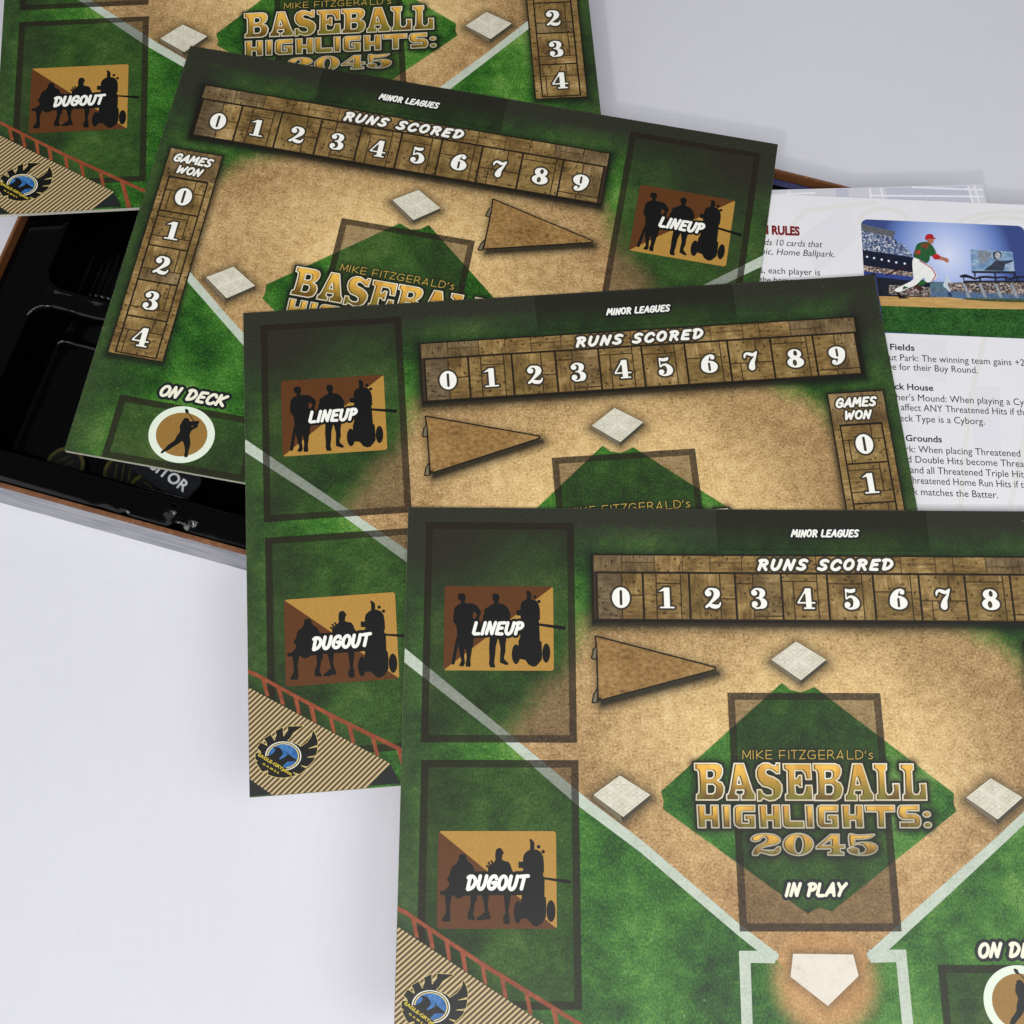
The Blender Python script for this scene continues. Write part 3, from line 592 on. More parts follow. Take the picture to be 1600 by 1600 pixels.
def plank_material():
    g = N('painted_planks', BOARD_ROUGH, BOARD_SPEC)
    p = g.pos(); t = g.attr('tint')
    streak = g.noise(g.scaled(p, (900, 140, 1)), 1.0, 4, .7)
    streak2 = g.noise(g.scaled(p, (150, 800, 1)), 1.0, 4, .7)
    st = g.mix(g.math('GREATER_THAN', g.math('FRACT', g.math('MULTIPLY', t, 7.31)), .55), streak, streak2)
    blotch = g.noise(p, 75, 4, .6)
    grit = g.noise(p, 1200, 2, .6)
    k = g.math('ADD', g.math('MULTIPLY', st, .42), g.math('ADD', g.math('MULTIPLY', blotch, .62), g.math('MULTIPLY', grit, .08)))
    warm = g.ramp(k, [(.34, lin((54, 41, 22))), (.50, lin((110, 86, 48))), (.62, lin((150, 122, 74))), (.78, lin((206, 178, 124)))])
    grey = g.ramp(k, [(.38, lin((56, 46, 34))), (.55, lin((96, 82, 62))), (.78, lin((146, 128, 102)))])
    c = g.mix(g.smooth(t, .32, .05), warm, grey)
    c = g.mix(g.math('MULTIPLY', g.smooth(t, .45, .75), .22), c, lin((96, 92, 40)))
    vo = g.new('ShaderNodeTexVoronoi'); vo.inputs['Scale'].default_value = 420
    g.link(p, vo.inputs['Vector'])
    nail = g.smooth(vo.outputs['Distance'], .17, .31, .72, 0)
    pick = g.math('GREATER_THAN', g.noise(p, 190, 0), .44)
    c = g.mix(g.math('MULTIPLY', nail, pick), c, lin((46, 36, 20)))
    g.color(c)
    return g.m

def dirty(name, stops, scale, rough=BOARD_ROUGH, spec=BOARD_SPEC, stretch=(1, 1, 1), pits=False):
    g = N(name, rough, spec)
    p = g.scaled(g.pos(), stretch)
    k = g.math('ADD', g.math('MULTIPLY', g.noise(p, scale, 5, .7), .7), g.math('MULTIPLY', g.noise(p, scale * .15, 2), .3))
    c = g.ramp(k, [(a, lin(c)) for a, c in stops])
    if pits:
        vo = g.new('ShaderNodeTexVoronoi'); vo.inputs['Scale'].default_value = 210
        g.link(g.pos(), vo.inputs['Vector'])
        sc = g.new('ShaderNodeSeparateColor'); g.link(vo.outputs['Color'], sc.inputs[0])
        c = g.mix(g.math('MULTIPLY', g.smooth(vo.outputs['Distance'], .11, .22, .95, 0), g.math('GREATER_THAN', sc.outputs[0], .74)), c, lin((44, 30, 14)))
    g.color(c)
    return g.m

def title_material(name, top, bottom, v0, v1, cy):
    g = N(name, BOARD_ROUGH, BOARD_SPEC)
    p = g.pos()
    y = g.sep(p)[1]
    a = -(v0 - cy) / 1000; b = -(v1 - cy) / 1000
    n = g.noise(g.scaled(p, (500, 160, 1)), 1, 4, .7)
    f = g.smooth(g.math('ADD', y, g.math('MULTIPLY', g.math('SUBTRACT', n, .5), .006)), b, a)
    x = g.noise(g.scaled(p, (90, 30, 1)), 1, 2)
    c = g.mix(f, bottom[0], top[0])
    c2 = g.mix(f, bottom[1], top[1])
    g.color(g.mix(g.smooth(x, .42, .6), c, c2))
    return g.m

def roof_material(cy):
    g = N('corrugated_roof', BOARD_ROUGH, BOARD_SPEC)
    p = g.pos(); s = g.sep(p)
    # stripes run up to the right; the phase is counted across them
    a = math.radians(ROOF_ANGLE)
    ph = g.math('ADD', g.math('MULTIPLY', s[0], -math.sin(a) * 1000 / ROOF_PITCH), g.math('MULTIPLY', s[1], math.cos(a) * 1000 / ROOF_PITCH))
    f = g.math('FRACT', g.math('ADD', ph, 100))
    c = g.ramp(f, [(.0, lin((74, 56, 32))), (.30, lin((82, 62, 36))), (.44, lin((184, 164, 122))), (.62, lin((212, 192, 150))), (.86, lin((166, 144, 104))), (.97, lin((76, 58, 34)))])
    g.color(c)
    return g.m
ROOF_ANGLE, ROOF_PITCH = 40.5, 1.57

M = {}
def make_materials():
    M['field'] = field_material()
    M['planks'] = plank_material()
    M['outline'] = flat('dark_outline_ink', (30, 26, 20))
    M['brown_outline'] = flat('brown_outline_ink', (60, 52, 38))
    M['halo'] = flat('lettering_outline_ink', (26, 31, 33))
    M['white'] = flat('white_ink', (246, 246, 238), grain=.02)
    M['cream'] = flat('cream_ink', (240, 238, 216), grain=.02)
    M['black'] = flat('black_ink', (18, 19, 18), grain=.05)
    M['brown'] = flat('brown_ink', (94, 56, 27), grain=.08, scale=1500)
    M['gold'] = flat('gold_ink', (178, 136, 64), grain=.08, scale=1500)
    M['deck'] = flat('ochre_ink', (150, 114, 56), grain=.06)
    M['mint'] = flat('pale_ring_ink', (226, 236, 218), grain=.02)
    M['space_edge'] = veil('card_space_edge', (46, 38, 32), .68)
    M['space_fill'] = veil('card_space_fill', (58, 54, 46), .34)
    M['minor'] = veil('minor_space', (34, 30, 26), .24)
    M['chalk'] = dirty('chalk_line', [(.3, (160, 172, 154)), (.5, (190, 200, 184)), (.75, (212, 220, 204))], 900)
    M['pennant'] = dirty('pennant_board', [(.32, (92, 64, 32)), (.46, (140, 106, 60)), (.58, (162, 128, 78)), (.72, (200, 166, 112))], 480, stretch=(1, 1.4, 1), pits=True)
    M['base_top'] = dirty('base_canvas', [(.3, (196, 190, 168)), (.55, (222, 218, 200)), (.8, (236, 234, 220))], 160)
    M['base_side'] = flat('base_edge', (116, 106, 86))
    M['base_dark'] = flat('base_dark_edge', (70, 68, 56))
    M['stitch'] = flat('base_stitching', (190, 185, 164))
    M['plate'] = dirty('home_plate', [(.28, (192, 176, 154)), (.45, (222, 214, 198)), (.8, (234, 228, 216))], 220)
    M['rail'] = dirty('railing', [(.3, (108, 50, 30)), (.55, (148, 76, 48)), (.8, (176, 98, 66))], 300)
    M['roof'] = roof_material(CY)
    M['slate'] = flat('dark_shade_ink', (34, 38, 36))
    M['logo_gold'] = flat('yellow_ink', (214, 190, 60))
    M['logo_white'] = flat('logo_white_ink', (238, 236, 220))
    M['logo_blue'] = dirty('logo_blue', [(.3, (26, 66, 118)), (.5, (42, 100, 162)), (.75, (92, 146, 200))], 700, stretch=(1.5, .5, 1))
    M['logo_cream'] = flat('logo_cream_ink', (228, 206, 130))
    g1 = (lin((242, 190, 80)), lin((214, 156, 60)))
    g2 = (lin((98, 72, 24)), lin((118, 116, 38)))
    M['title_fill'] = title_material('title_gold', g1, g2, 104.5, 118, CY)
    M['title_fill_low'] = title_material('title_gold_low', g1, g2, 119.5, 128.5, CY)
    M['title_fill_year'] = title_material('title_gold_year', g1, g2, 130.5, 139, CY)
    M['title_rim'] = title_material('title_silver', (lin((240, 232, 206)), lin((226, 210, 172))), (lin((158, 152, 128)), lin((178, 172, 150))), 103, 139, CY)
    M['title_dark'] = flat('title_dark_ink', (30, 34, 24))
    M['thin_gold'] = flat('thin_gold_ink', (214, 180, 84))
    M['card_edge'] = flat('greyboard_edge', (214, 208, 196), rough=.8, spec=.2, grain=.1)

# ------------------------------------------------------------------ the printed player board
BW, BH, BT = 280.0, 207.0, 2.0           # mm
CX, CY = BW / 2, BH / 2
make_materials()

def title_fields():
    base = minus(union(*[polyf(p) for p in TI_POS]), *[polyf(p) for p in TI_NEG])
    e = HL_ELL
    high = union(*[polyf(p) for p in HL_POS], lambda P: sd_ellipse(P, e[0], e[1], e[2]), lambda P: sd_ellipse(P, e[3], e[4], e[5]))
    y = YR_ELL
    year = union(minus(union(*[polyf(smooth_closed(p)) for p in (YR_POS[0], YR_POS[2])], polyf(YR_POS[1])), *[polyf(p) for p in YR_NEG]),
                 minus(lambda P: sd_ellipse(P, y[0], y[1], y[2]), lambda P: sd_ellipse(P, y[3], y[4], y[5])))
    return base, high, year

def smooth_closed(p, n=4):
    p = list(p)
    q = np.array(p[-2:] + p + p[:3], float)
    out = []
    for i in range(2, len(q) - 3):
        a, b, c, d = q[i - 1], q[i], q[i + 1], q[i + 2]
        for k in range(n):
            t = k / n
            out.append(.5 * (2 * b + (c - a) * t + (2 * a - 5 * b + 4 * c - d) * t * t + (3 * b - a - 3 * c + d) * t ** 3))
    return np.array(out)

PLANKS = {   # x0, y0, x1, y1, tint inside a unit cell
 0: [(0, 0, .54, 1, .12), (.54, 0, 1, .48, .42), (.54, .48, 1, 1, .38)],
 1: [(0, 0, .28, 1, .40), (.28, 0, .82, .22, .35), (.28, .22, .82, 1, .5), (.82, 0, 1, 1, .62)],
 2: [(0, 0, .67, 1, .58), (.67, 0, 1, .55, .4), (.67, .55, 1, 1, .36)],
 3: [(0, 0, .38, .22, .4), (0, .22, .38, 1, .42), (.38, 0, 1, .92, .22), (.38, .92, 1, 1, .3)],
 4: [(0, 0, .78, .16, .66), (0, .16, .25, 1, .6), (.25, .16, .78, 1, .5), (.78, 0, 1, 1, .37)],
 5: [(0, 0, .76, .21, .36), (0, .21, .76, 1, .44), (.76, 0, 1, 1, .6)],
 6: [(0, 0, .82, .38, .45), (0, .38, .82, 1, .63), (.82, 0, 1, 1, .38)],
 7: [(0, 0, .65, .57, .55), (.65, 0, 1, .57, .44), (0, .57, .24, 1, .4), (.24, .57, 1, 1, .37)],
 8: [(0, 0, .84, .15, .56), (0, .15, .84, 1, .64), (.84, 0, 1, 1, .4)],
 9: [(0, 0, .5, .86, .38), (.5, 0, 1, .86, .2), (0, .86, .45, 1, .4), (.45, .86, 1, 1, .22)]}
PLANKS_TALL = {
 0: [(0, 0, .72, .38, .4), (.72, 0, 1, .38, .44), (0, .38, .14, 1, .5), (.14, .38, 1, 1, .6)],
 1: [(0, 0, .78, .16, .6), (.78, 0, 1, .72, .45), (0, .16, .78, .72, .5), (0, .72, 1, 1, .36)],
 2: [(0, 0, .82, .66, .48), (.82, 0, 1, .66, .62), (0, .66, 1, 1, .18)],
 3: [(0, 0, .84, .74, .42), (.84, 0, 1, .74, .5), (0, .74, 1, 1, .37)],
 4: [(0, 0, .70, .36, .55), (.70, 0, 1, .36, .6), (0, .36, .13, 1, .4), (.13, .36, 1, 1, .38)]}

def cell(sheet, x0, y0, x1, y1, planks, parent, z):
    w, h = x1 - x0, y1 - y0; g = .26
    rects = [(x0 + a * w + g, y0 + b * h + g, x0 + c * w - g, y0 + d * h - g) for a, b, c, d, t in planks]
    sheet.quads('score_cell', rects, M['planks'], z, parent, [p[4] for p in planks])

def build_board(mirror):
    root = empty('game_board', (0, 0, 0))
    S = Sheet(CX, CY, root)
    mx = (lambda x: BW - x) if mirror else (lambda x: x)
    def mp(pts): return [(mx(p[0]), p[1]) for p in pts]
    def shift(x_mid): return (BW - 2 * x_mid) if mirror else 0.0        # art that keeps its facing, moved across
    def mv(pts, dx): return [(p[0] + dx, p[1]) for p in pts]
    def mbox(x0, y0, x1, y1): return (min(mx(x0), mx(x1)), y0, max(mx(x0), mx(x1)), y1)

    # the card itself: slightly rounded corners, pale cut edge
    r = .45; out = []
    for cx, cy, a0 in ((BW - r, r, -90), (BW - r, BH - r, 0), (r, BH - r, 90), (r, r, 180)):
        out += ell(cx, cy, r, r, 5, a0, a0 + 90)
    n = len(out)
    v = S.xyz(out, -.02) + S.xyz(out, -BT)
    f = [tuple(range(n))[::-1], tuple(range(n, 2 * n))] + [(i, (i + 1) % n, n + (i + 1) % n, n + i) for i in range(n)]
    link_mesh('card', v, f, M['card_edge'], root)

    # printed field with the masks that place grass, dirt and border
    step = .7
    nx, ny = int(BW / step), int(round(BH / step))
    xs = np.linspace(.02, BW - .02, nx + 1); ys = np.linspace(.02, BH - .02, ny + 1)
    X, Y = np.meshgrid(xs, ys)
    Q = np.c_[X.ravel(), Y.ravel()]
    U = Q.copy(); U[:, 0] = mx(U[:, 0])                     # std layout coordinates
    Vb = S.xyz(Q, 0)
    idx = np.arange((nx + 1) * (ny + 1)).reshape(ny + 1, nx + 1)
    F = np.stack([idx[:-1, :-1], idx[1:, :-1], idx[1:, 1:], idx[:-1, 1:]], -1).reshape(-1, 4)
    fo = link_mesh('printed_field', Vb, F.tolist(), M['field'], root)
    arc = [(40, 112), (42, 97), (47, 87), (56, 77), (65, 68.5), (69.5, 60), (75, 50), (88, 42), (120, 38), (160, 37), (200, 40), (222, 48), (238, 57), (249, 68), (262, 82), (272, 100), (276, 125), (240, 240), (60, 240)]
    cl = lambda P: P
    wedge = [(2.5, 64), (43, 95.2), (69.5, 116.5), (92, 135), (128.5, 165.7), (141, 175.5), (159, 192), (178, 175.4), (184, 170.2), (234, 129), (282, 90), (282, -20), (-20, -20), (-20, 47)]
    vig = 1.1 * np.clip(1 - (U[:, 1] - 4) / 36.0, 0, 1) ** 1.25
    cl_ = np.clip(1 - np.hypot((U[:, 0] - 10) / 84, (U[:, 1] - 10) / 62), 0, 1); cr_ = np.clip(1 - np.hypot((U[:, 0] - 272) / 44, (U[:, 1] - 18) / 62), 0, 1)
    vig = np.maximum(vig, np.maximum(1.25 * cl_, 1.15 * cr_) ** 1.1)
    vig = np.maximum(vig, .75 * np.clip(1 - U[:, 0] / 34.0, 0, 1) ** 1.2); vig = np.maximum(vig, .75 * np.clip(1 - (BW - U[:, 0]) / 34.0, 0, 1) ** 1.2)
    vig = np.maximum(vig, .35 * np.clip(1 - (BH - U[:, 1]) / 26.0, 0, 1) * np.clip((U[:, 0] - 195) / 20, 0, 1))
    ink = np.zeros(len(Q))
    def dark(d, strength, reach):
        nonlocal ink
        ink = np.maximum(ink, strength * np.clip(1 - np.maximum(d, 0) / reach, 0, 1) ** 1.6)
    bar = mbox(75.6, 19.6, 268, 48.2)
    dark(sd_box(Q, bar[0], bar[1] + 1, bar[2], bar[3] + 1.2), .95, 5.5)
    gw = mbox(249.8, 55.2, 274.7, 160.4)
    dark(sd_box(Q, gw[0], gw[1], gw[2], gw[3] + 1), .85, 4.5)
    pdx = shift(100.6)
    dark(sd_poly(Q, [(p[0] + pdx + 1.2, p[1] + 2.0) for p in PENNANT]), .95, 5.0)
    for cx, cy in BASES:
        c = [(mx(cx) + (p[0] - 158.1) , cy + p[1] - 63.3 + 1.2) for p in BASE]
        dark(sd_poly(Q, c), .85, 6.0)
    dark(sd_poly(Q, mp(PLATE)), .45, 4.5)
    tdx = shift(159.0)
    tb, th, ty = title_fields()
    Qt = Q.copy(); Qt[:, 0] -= tdx
    near = (Qt[:, 0] > 105) & (Qt[:, 0] < 215) & (Qt[:, 1] > 94) & (Qt[:, 1] < 160)
    dt = np.full(len(Q), 99.0)
    dt[near] = np.minimum.reduce([tb(Qt[near]), th(Qt[near]), ty(Qt[near])])
    dark(dt - .6, .97, 3.2)
    dm = np.full(len(Q), 99.0)
    dm[near] = np.minimum.reduce([sd_capsules(Qt[near], s, .2) for s in MIKE])
    dark(dm, .8, 2.2)
    dark(sd_poly(Q, mp(ROOF)), .6, 5.0)
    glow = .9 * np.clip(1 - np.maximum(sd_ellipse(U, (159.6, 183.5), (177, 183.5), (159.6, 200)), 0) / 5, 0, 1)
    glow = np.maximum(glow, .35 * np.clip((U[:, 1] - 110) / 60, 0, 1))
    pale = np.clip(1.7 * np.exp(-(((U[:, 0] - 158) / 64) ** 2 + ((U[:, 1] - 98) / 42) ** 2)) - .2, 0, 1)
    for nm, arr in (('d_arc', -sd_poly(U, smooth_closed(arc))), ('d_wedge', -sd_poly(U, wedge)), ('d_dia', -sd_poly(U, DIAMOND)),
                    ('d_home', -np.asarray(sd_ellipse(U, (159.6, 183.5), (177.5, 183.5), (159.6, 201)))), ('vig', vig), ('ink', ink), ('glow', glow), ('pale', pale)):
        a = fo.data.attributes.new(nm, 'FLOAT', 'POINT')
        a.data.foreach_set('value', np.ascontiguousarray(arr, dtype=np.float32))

    # chalk lines
    left = [(.12, 59.0)] + FOUL[1:13] + [(.12, 64.8)]
    S.ink('foul_line', polyf(mp(left)), bb(mp(left)), M['chalk'], .04, res=.4)
    rt = [(249.6, 115.6), (230.2, 131.6), (203, 152.6), (175.6, 174.2), (177.2, 177.2), (184.6, 172.4), (208, 153.8), (241.3, 127.0), (249.6, 120.4)]
    S.ink('foul_line', polyf(mp(rt)), bb(mp(rt)), M['chalk'], .04, res=.4)
    for outer in ([(127.9, 173.0), (142.0, 173.0), (141.2, 177.4), (132.0, 177.2), (131.4, 206.8), (127.3, 206.8)],
                  [(190.8, 172.6), (176.6, 172.6), (177.0, 177.2), (186.7, 177.0), (186.9, 206.8), (191.0, 206.8)]):
        S.ink('batter_box_line', polyf(mp(outer)), bb(mp(outer)), M['chalk'], .05, res=.3)

    # dark translucent card spaces
    def space(x0, y0, x1, y1, t=2.9, cut=None):
        a = mbox(x0, y0, x1, y1)
        o = S.quads('card_space', [(a[0], a[1], a[0] + t, a[3]), (a[2] - t, a[1], a[2], a[3]), (a[0] + t, a[1], a[2] - t, a[1] + t), (a[0] + t, a[3] - t, a[2] - t, a[3])], M['space_edge'], .08)
        S.quads('card_space_fill', [(a[0] + t, a[1] + t, a[2] - t, a[3] - t)], M['space_fill'], .08, o)
    space(7.4, 6.4, 68.5, 96.3); space(7.7, 103.0, 68.9, 193.4); space(128.6, 76.4, 189.8, 166.2); space(202.2, 178.0, 263.9, 206.8)
    a = mbox(127.6, .2, 215.8, 18.0)
    S.quads('minor_leagues_space', [a], M['minor'], .08)

    # dugout roof, railing
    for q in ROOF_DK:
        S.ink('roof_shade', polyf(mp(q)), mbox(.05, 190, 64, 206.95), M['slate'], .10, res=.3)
    roof = [(.15, 164.3), (54.7, 198.2), (45.0, 206.85), (9.0, 206.85), (.15, 200.0)]
    ro = S.ink('dugout_roof', polyf(mp(roof)), bb(mp(roof)), M['roof'], .12, res=.5)
    rail = [(.05, RAIL[0][1])] + RAIL[1:5] + [(84.3, 206.95), (81.3, 206.95)] + RAIL[6:9] + [(.05, RAIL[9][1])]
    posts = [polyf(mp(p)) for p in POSTS[1:8]] + [polyf(mp([(57.4, 193.0), (59.4, 194.2), (62.7, 206.9), (60.7, 206.9)]))]
    S.ink('railing', union(polyf(mp(rail)), *posts), mbox(.12, 150, 84, 206.85), M['rail'], .14, res=.22)
    # publisher's emblem on the roof
    ldx = 0.0 if not mirror else shift(13.4)
    L = mv(LOGO, ldx)
    em = S.ink('emblem', grow(polyf(L), .16), bb(L, 1), M['logo_cream'], .16, ro, res=.1)
    S.ink('emblem_wings', polyf(L), bb(L, 1), M['black'], .18, ro, res=.1)
    c = (13.3 + ldx, 192.2); R0 = 7.0
    disc = lambda rx: (lambda P: sd_ellipse(P, c, (c[0] + rx, c[1] + rx * .06), (c[0], c[1] + rx * .8)))
    below = polyf(mv([(3, 189.6), (24, 204.2), (24, 215), (-5, 215)], ldx))
    for rx, m, z, nm in ((7.0, 'logo_white', .20, 'emblem_ring'), (6.55, 'black', .22, 'emblem_ring'), (6.15, 'logo_cream', .24, 'emblem_ring'), (5.75, 'logo_blue', .26, 'emblem_sky')):
        S.ink(nm, minus(disc(rx), below), (c[0] - 8, c[1] - 8, c[0] + 8, c[1] + 8), M[m], z, ro, res=.1)
    S.ink('emblem_birds', polyf(mv(LOGO_EAGLE, ldx)), bb(mv(LOGO_EAGLE, ldx)), M['black'], .28, ro, res=.08)
    ta = math.atan2(LOGO_T1[1][1] - LOGO_T1[0][1], LOGO_T1[1][0] - LOGO_T1[0][0])
    type_text(S, 'emblem_lettering', 'EAGLE-GRYphon', LOGO_T1[0][0] + ldx, LOGO_T1[0][1] + .05, 15.4, 1.65, M['logo_gold'], .30, ro, 0, .03, ta)
    type_text(S, 'emblem_lettering', 'G A M E S', LOGO_T2[0][0] + ldx, LOGO_T2[0][1] + .05, 7.4, 1.0, M['logo_gold'], .30, ro, 0, .02, ta)

    # runs scoreboard
    x0, y0, x1, y1 = mbox(75.6, 19.6, 268, 48.2)
    sb = S.ink('runs_scoreboard', lambda P: sd_box(P, x0, y0, x1, y1, .5), (x0 - 1, y0 - 1, x1 + 1, y1 + 1), M['outline'], .20, res=.5)
    side = mbox(76.2, 20.2, 77.4, 47.0)
    S.quads('scoreboard_side', [side], flat_once('scoreboard_side_ink', (58, 46, 34)), .22, sb)
    cuts = [76.2, 87.9, 101.3, 112.8, 124.2, 137.2, 152, 168, 184, 203, 217.3, 224.7, 238.3, 252, 267.4]
    rects, tints = [], []
    rnd = random.Random(4)
    for i in range(len(cuts) - 1):
        a, b = mx(cuts[i]), mx(cuts[i + 1]); a, b = min(a, b) + .17, max(a, b) - .17
        t = .16 if i < 2 or i > 11 else rnd.choice([.38, .42, .5, .36, .58])
        if i in (1, 4, 9, 12):
            ym = 23.2 if i != 12 else 24.2
            rects += [(a, 20.25, b, ym - .16), (a, ym + .16, b, 27.0)]; tints += [t, t + .03]
        else:
            rects.append((a, 20.25, b, 27.0)); tints.append(t)
    back = mbox(76.2, 20.2, 267.4, 27.05)
    S.quads('plank_gaps', [back], flat_once('plank_gap_ink', (58, 45, 25)), .21, sb)
    S.quads('plank_strip', rects, M['planks'], .23, sb, tints)
    cw = (266.5 - 77.5) / 10
    nums, outs = [], []
    S.quads('cell_gaps', [mbox(77.5, 27.6, 266.5, 47.0)], flat_once('plank_gap_ink', (58, 45, 25)), .22, sb)
    sep = []
    for k in range(10):
        j = 9 - k if mirror else k
        a = 77.5 + cw * j
        q = mbox(a, 27.6, a + cw, 47.0)
        cell(S, q[0] + .2, q[1] + .1, q[2] - .2, q[3] - .05, PLANKS[k], sb, .24)
        nums.append(digit_field(str(k), (q[0] + q[2]) / 2 + .2, 38.0, 8.6))
        sep.append((q[0] - .24, 27.3, q[0] + .24, 47.05))
    sep.append((q[2] - .24, 27.3, q[2] + .24, 47.05))
    S.quads('cell_dividers', sep + [(min(mx(77.5), mx(266.5)) + .24, 27.1, max(mx(77.5), mx(266.5)) - .24, 27.45)], M['outline'], .26, sb)
    numbers(S, sb, nums, [((b[0]) - 6, 31.5, b[0] + 6, 44.5) for b in [((mbox(77.5 + cw * (9 - k if mirror else k), 0, 77.5 + cw * (9 - k if mirror else k) + cw, 1)[0] + cw / 2 + .2),) for k in range(10)]])
    dx = shift(172.0)
    letters(S, sb, 'RUNS SCORED', mv(RUNS_T, dx), .125, .34, .95, M['brown_outline'], M['white'], .30, seed=3)

    # games won scoreboard
    x0, y0, x1, y1 = mbox(249.8, 55.2, 274.7, 160.4)
    gb = S.ink('games_scoreboard', lambda P: sd_box(P, x0, y0, x1, y1, .4), (x0 - 1, y0 - 1, x1 + 1, y1 + 1), M['outline'], .20, res=.5)
    S.quads('plank_strip', [mbox(250.3, 55.8, 274.2, 70.0), mbox(250.3, 70.0, 252.9, 159.8), mbox(271.6, 70.0, 274.2, 159.8), mbox(252.9, 159.3, 271.6, 159.8)], M['planks'], .22, gb, [.2, .4, .4, .3])
    S.quads('cell_gaps', [mbox(252.9, 70.0, 271.6, 159.3)], M['outline'], .22, gb)
    ed = [70.5, 88.0, 105.8, 123.3, 141.1, 159.0]
    nums, boxes = [], []
    for k in range(5):
        q = mbox(253.2, ed[k], 271.2, ed[k + 1])
        S.quads('plank_gaps', [(q[0] + .2, q[1] + .3, q[2] - .2, q[3] - .1)], flat_once('plank_gap_ink', (58, 45, 25)), .23, gb)
        cell(S, q[0] + .15, q[1] + .25, q[2] - .15, q[3] - .05, PLANKS_TALL[k], gb, .25)
        nums.append(digit_field(str(k), (q[0] + q[2]) / 2, (q[1] + q[3]) / 2 + .3, 8.9))
        boxes.append(((q[0] + q[2]) / 2 - 6.3, q[1] + 1, (q[0] + q[2]) / 2 + 6.3, q[3] - .5))
    numbers(S, gb, nums, boxes)
    dx = shift(262.2)
    letters(S, gb, 'GAMES', mv(GAMES_T, dx), .11, .2, .7, M['brown_outline'], M['white'], .30, seed=5)
    letters(S, gb, 'WON', mv(WON_T, dx), .11, .2, .7, M['brown_outline'], M['white'], .34, seed=6)

    # pennant with its ties
    P_ = mv(PENNANT, pdx); Ts = [mv(t, pdx) for t in TIES]
    pf = union(polyf(P_), *[polyf(t) for t in Ts])
    pn = S.ink('pennant', grow(pf, .42), bb(P_ + Ts[0], 1.5), M['outline'], .20, res=.25)
    S.ink('pennant_cloth', grow(polyf(P_), -.2), bb(P_), M['pennant'], .22, pn, res=.25)
    S.ink('pennant_tie', union(*[grow(polyf(t), -.1) for t in Ts]), bb(Ts[0] + Ts[1]), M['base_side'], .22, pn, res=.12)

    # bases and home plate
    for cx, cy in BASES:
        dxb, dyb = mx(cx) - 158.1, cy - 63.3
        top = [(p[0] + dxb, p[1] + dyb) for p in BASE]; sd = [(p[0] + dxb, p[1] + dyb) for p in BASE_SIDE]
        b = S.ink('base', grow(polyf(sd[:4] + sd[8:]), .1), bb(sd), M['base_side'], .20, res=.2)
        S.ink('base_dark_side', polyf(sd[3:9]), bb(sd), M['base_dark'], .22, b, res=.2)
        S.ink('base_top', grow(polyf(top), .05), bb(top), M['base_top'], .24, b, res=.2)
        T_, R_, B_, L_ = [np.array(p) for p in top]
        at = lambda u, w: tuple((1 - u) * (1 - w) * T_ + u * (1 - w) * R_ + u * w * B_ + (1 - u) * w * L_)
        strokes = []
        for u0, u1, w0, w1 in ((.05, .42, .05, .42), (.58, .95, .05, .42), (.05, .42, .58, .95), (.58, .95, .58, .95)):
            for k in range(4):
                uu = u0 + (u1 - u0) * k / 3; ww = w0 + (w1 - w0) * k / 3
                strokes += [[at(uu, w0), at(uu, w1)], [at(u0, ww), at(u1, ww)]]
            strokes += [[at(u0, w0), at(u1, w1)], [at(u1, w0), at(u0, w1)]]
        S.ink('base_stitching', lambda P: np.minimum.reduce([sd_capsules(P, s, .075) for s in strokes]), bb(top), M['stitch'], .26, b, res=.11)
    pl = mp(PLATE)
    S.ink('home_plate', polyf(pl), bb(pl), M['plate'], .20, res=.3)

    # lineup and dugout badges
    def badge(name, box, diag, figure_pos, figure_neg, ells, text, tbox, seed, dx):
        q = (min(p[0] for p in box) + dx, min(p[1] for p in box), max(p[0] for p in box) + dx, max(p[1] for p in box))
        rr = lambda P: sd_box(P, q[0], q[1], q[2], q[3], 1.2)
        b = S.ink(name, rr, (q[0] - 1, q[1] - 1, q[2] + 1, q[3] + 1), M['brown'], .20, res=.25)
        tri = [(q[0], q[3]), (q[2], q[1]), (q[2] + 3, q[3] + 3)] if diag == 'up' else [(q[0], q[1]), (q[2], q[3]), (q[2] + 3, q[1] - 3)]
        S.ink('badge_gold_half', lambda P: np.maximum(rr(P), sd_poly(P, tri)), (q[0] - 1, q[1] - 1, q[2] + 1, q[3] + 1), M['gold'], .22, b, res=.25)
        es = [mv(ells[i:i + 3], dx) for i in range(0, len(ells) - 2, 3)] if len(ells) % 3 == 0 else None
        fig = union(*[polyf(mv(p, dx)) for p in figure_pos], *ells_of(ells, dx))
        if figure_neg: fig = minus(fig, *[polyf(mv(p, dx)) for p in figure_neg])
        tf, tb_ = brush_text(text, mv(tbox, dx), .112, .2, .2, seed)
        S.ink('player_silhouettes', union(fig, grow(tf, 1.05)), (q[0] - 1, q[1] - 1, q[2] + 6.5, q[3] + 1), M['black'], .24, b, res=.13)
        S.ink('lettering', tf, tb_, M['white'], .26, b, res=.1)
    dx = shift(37.8)
    badge('lineup_badge', LU_BOX, 'up', [LU_MAN, LU_BAT, LU_MAN2, LU_ROBOT, LU_EAR, LU_BATARM], [LU_GAP], LU_ELL, 'LINEUP', LINEUP_T, 11, dx)
    fing = [[(14 / 53, 0)]]
    dx = shift(37.4)
    badge('dugout_badge', DU_BOX, 'down', [DU_MAN, DU_ROBOT, DU_EAR, DU_BAT] + fingers(), [], DU_ELL, 'DUGOUT', DUGOUT_T, 12, dx)

    # on deck badge (traced on the mirrored print)
    dx = 0.0 if mirror else BW - 2 * 47.3
    oc = (46.6 + dx, 190.9)
    oe = lambda rx, ry: (lambda P: sd_ellipse(P, oc, (oc[0] + rx, oc[1]), (oc[0], oc[1] + ry)))
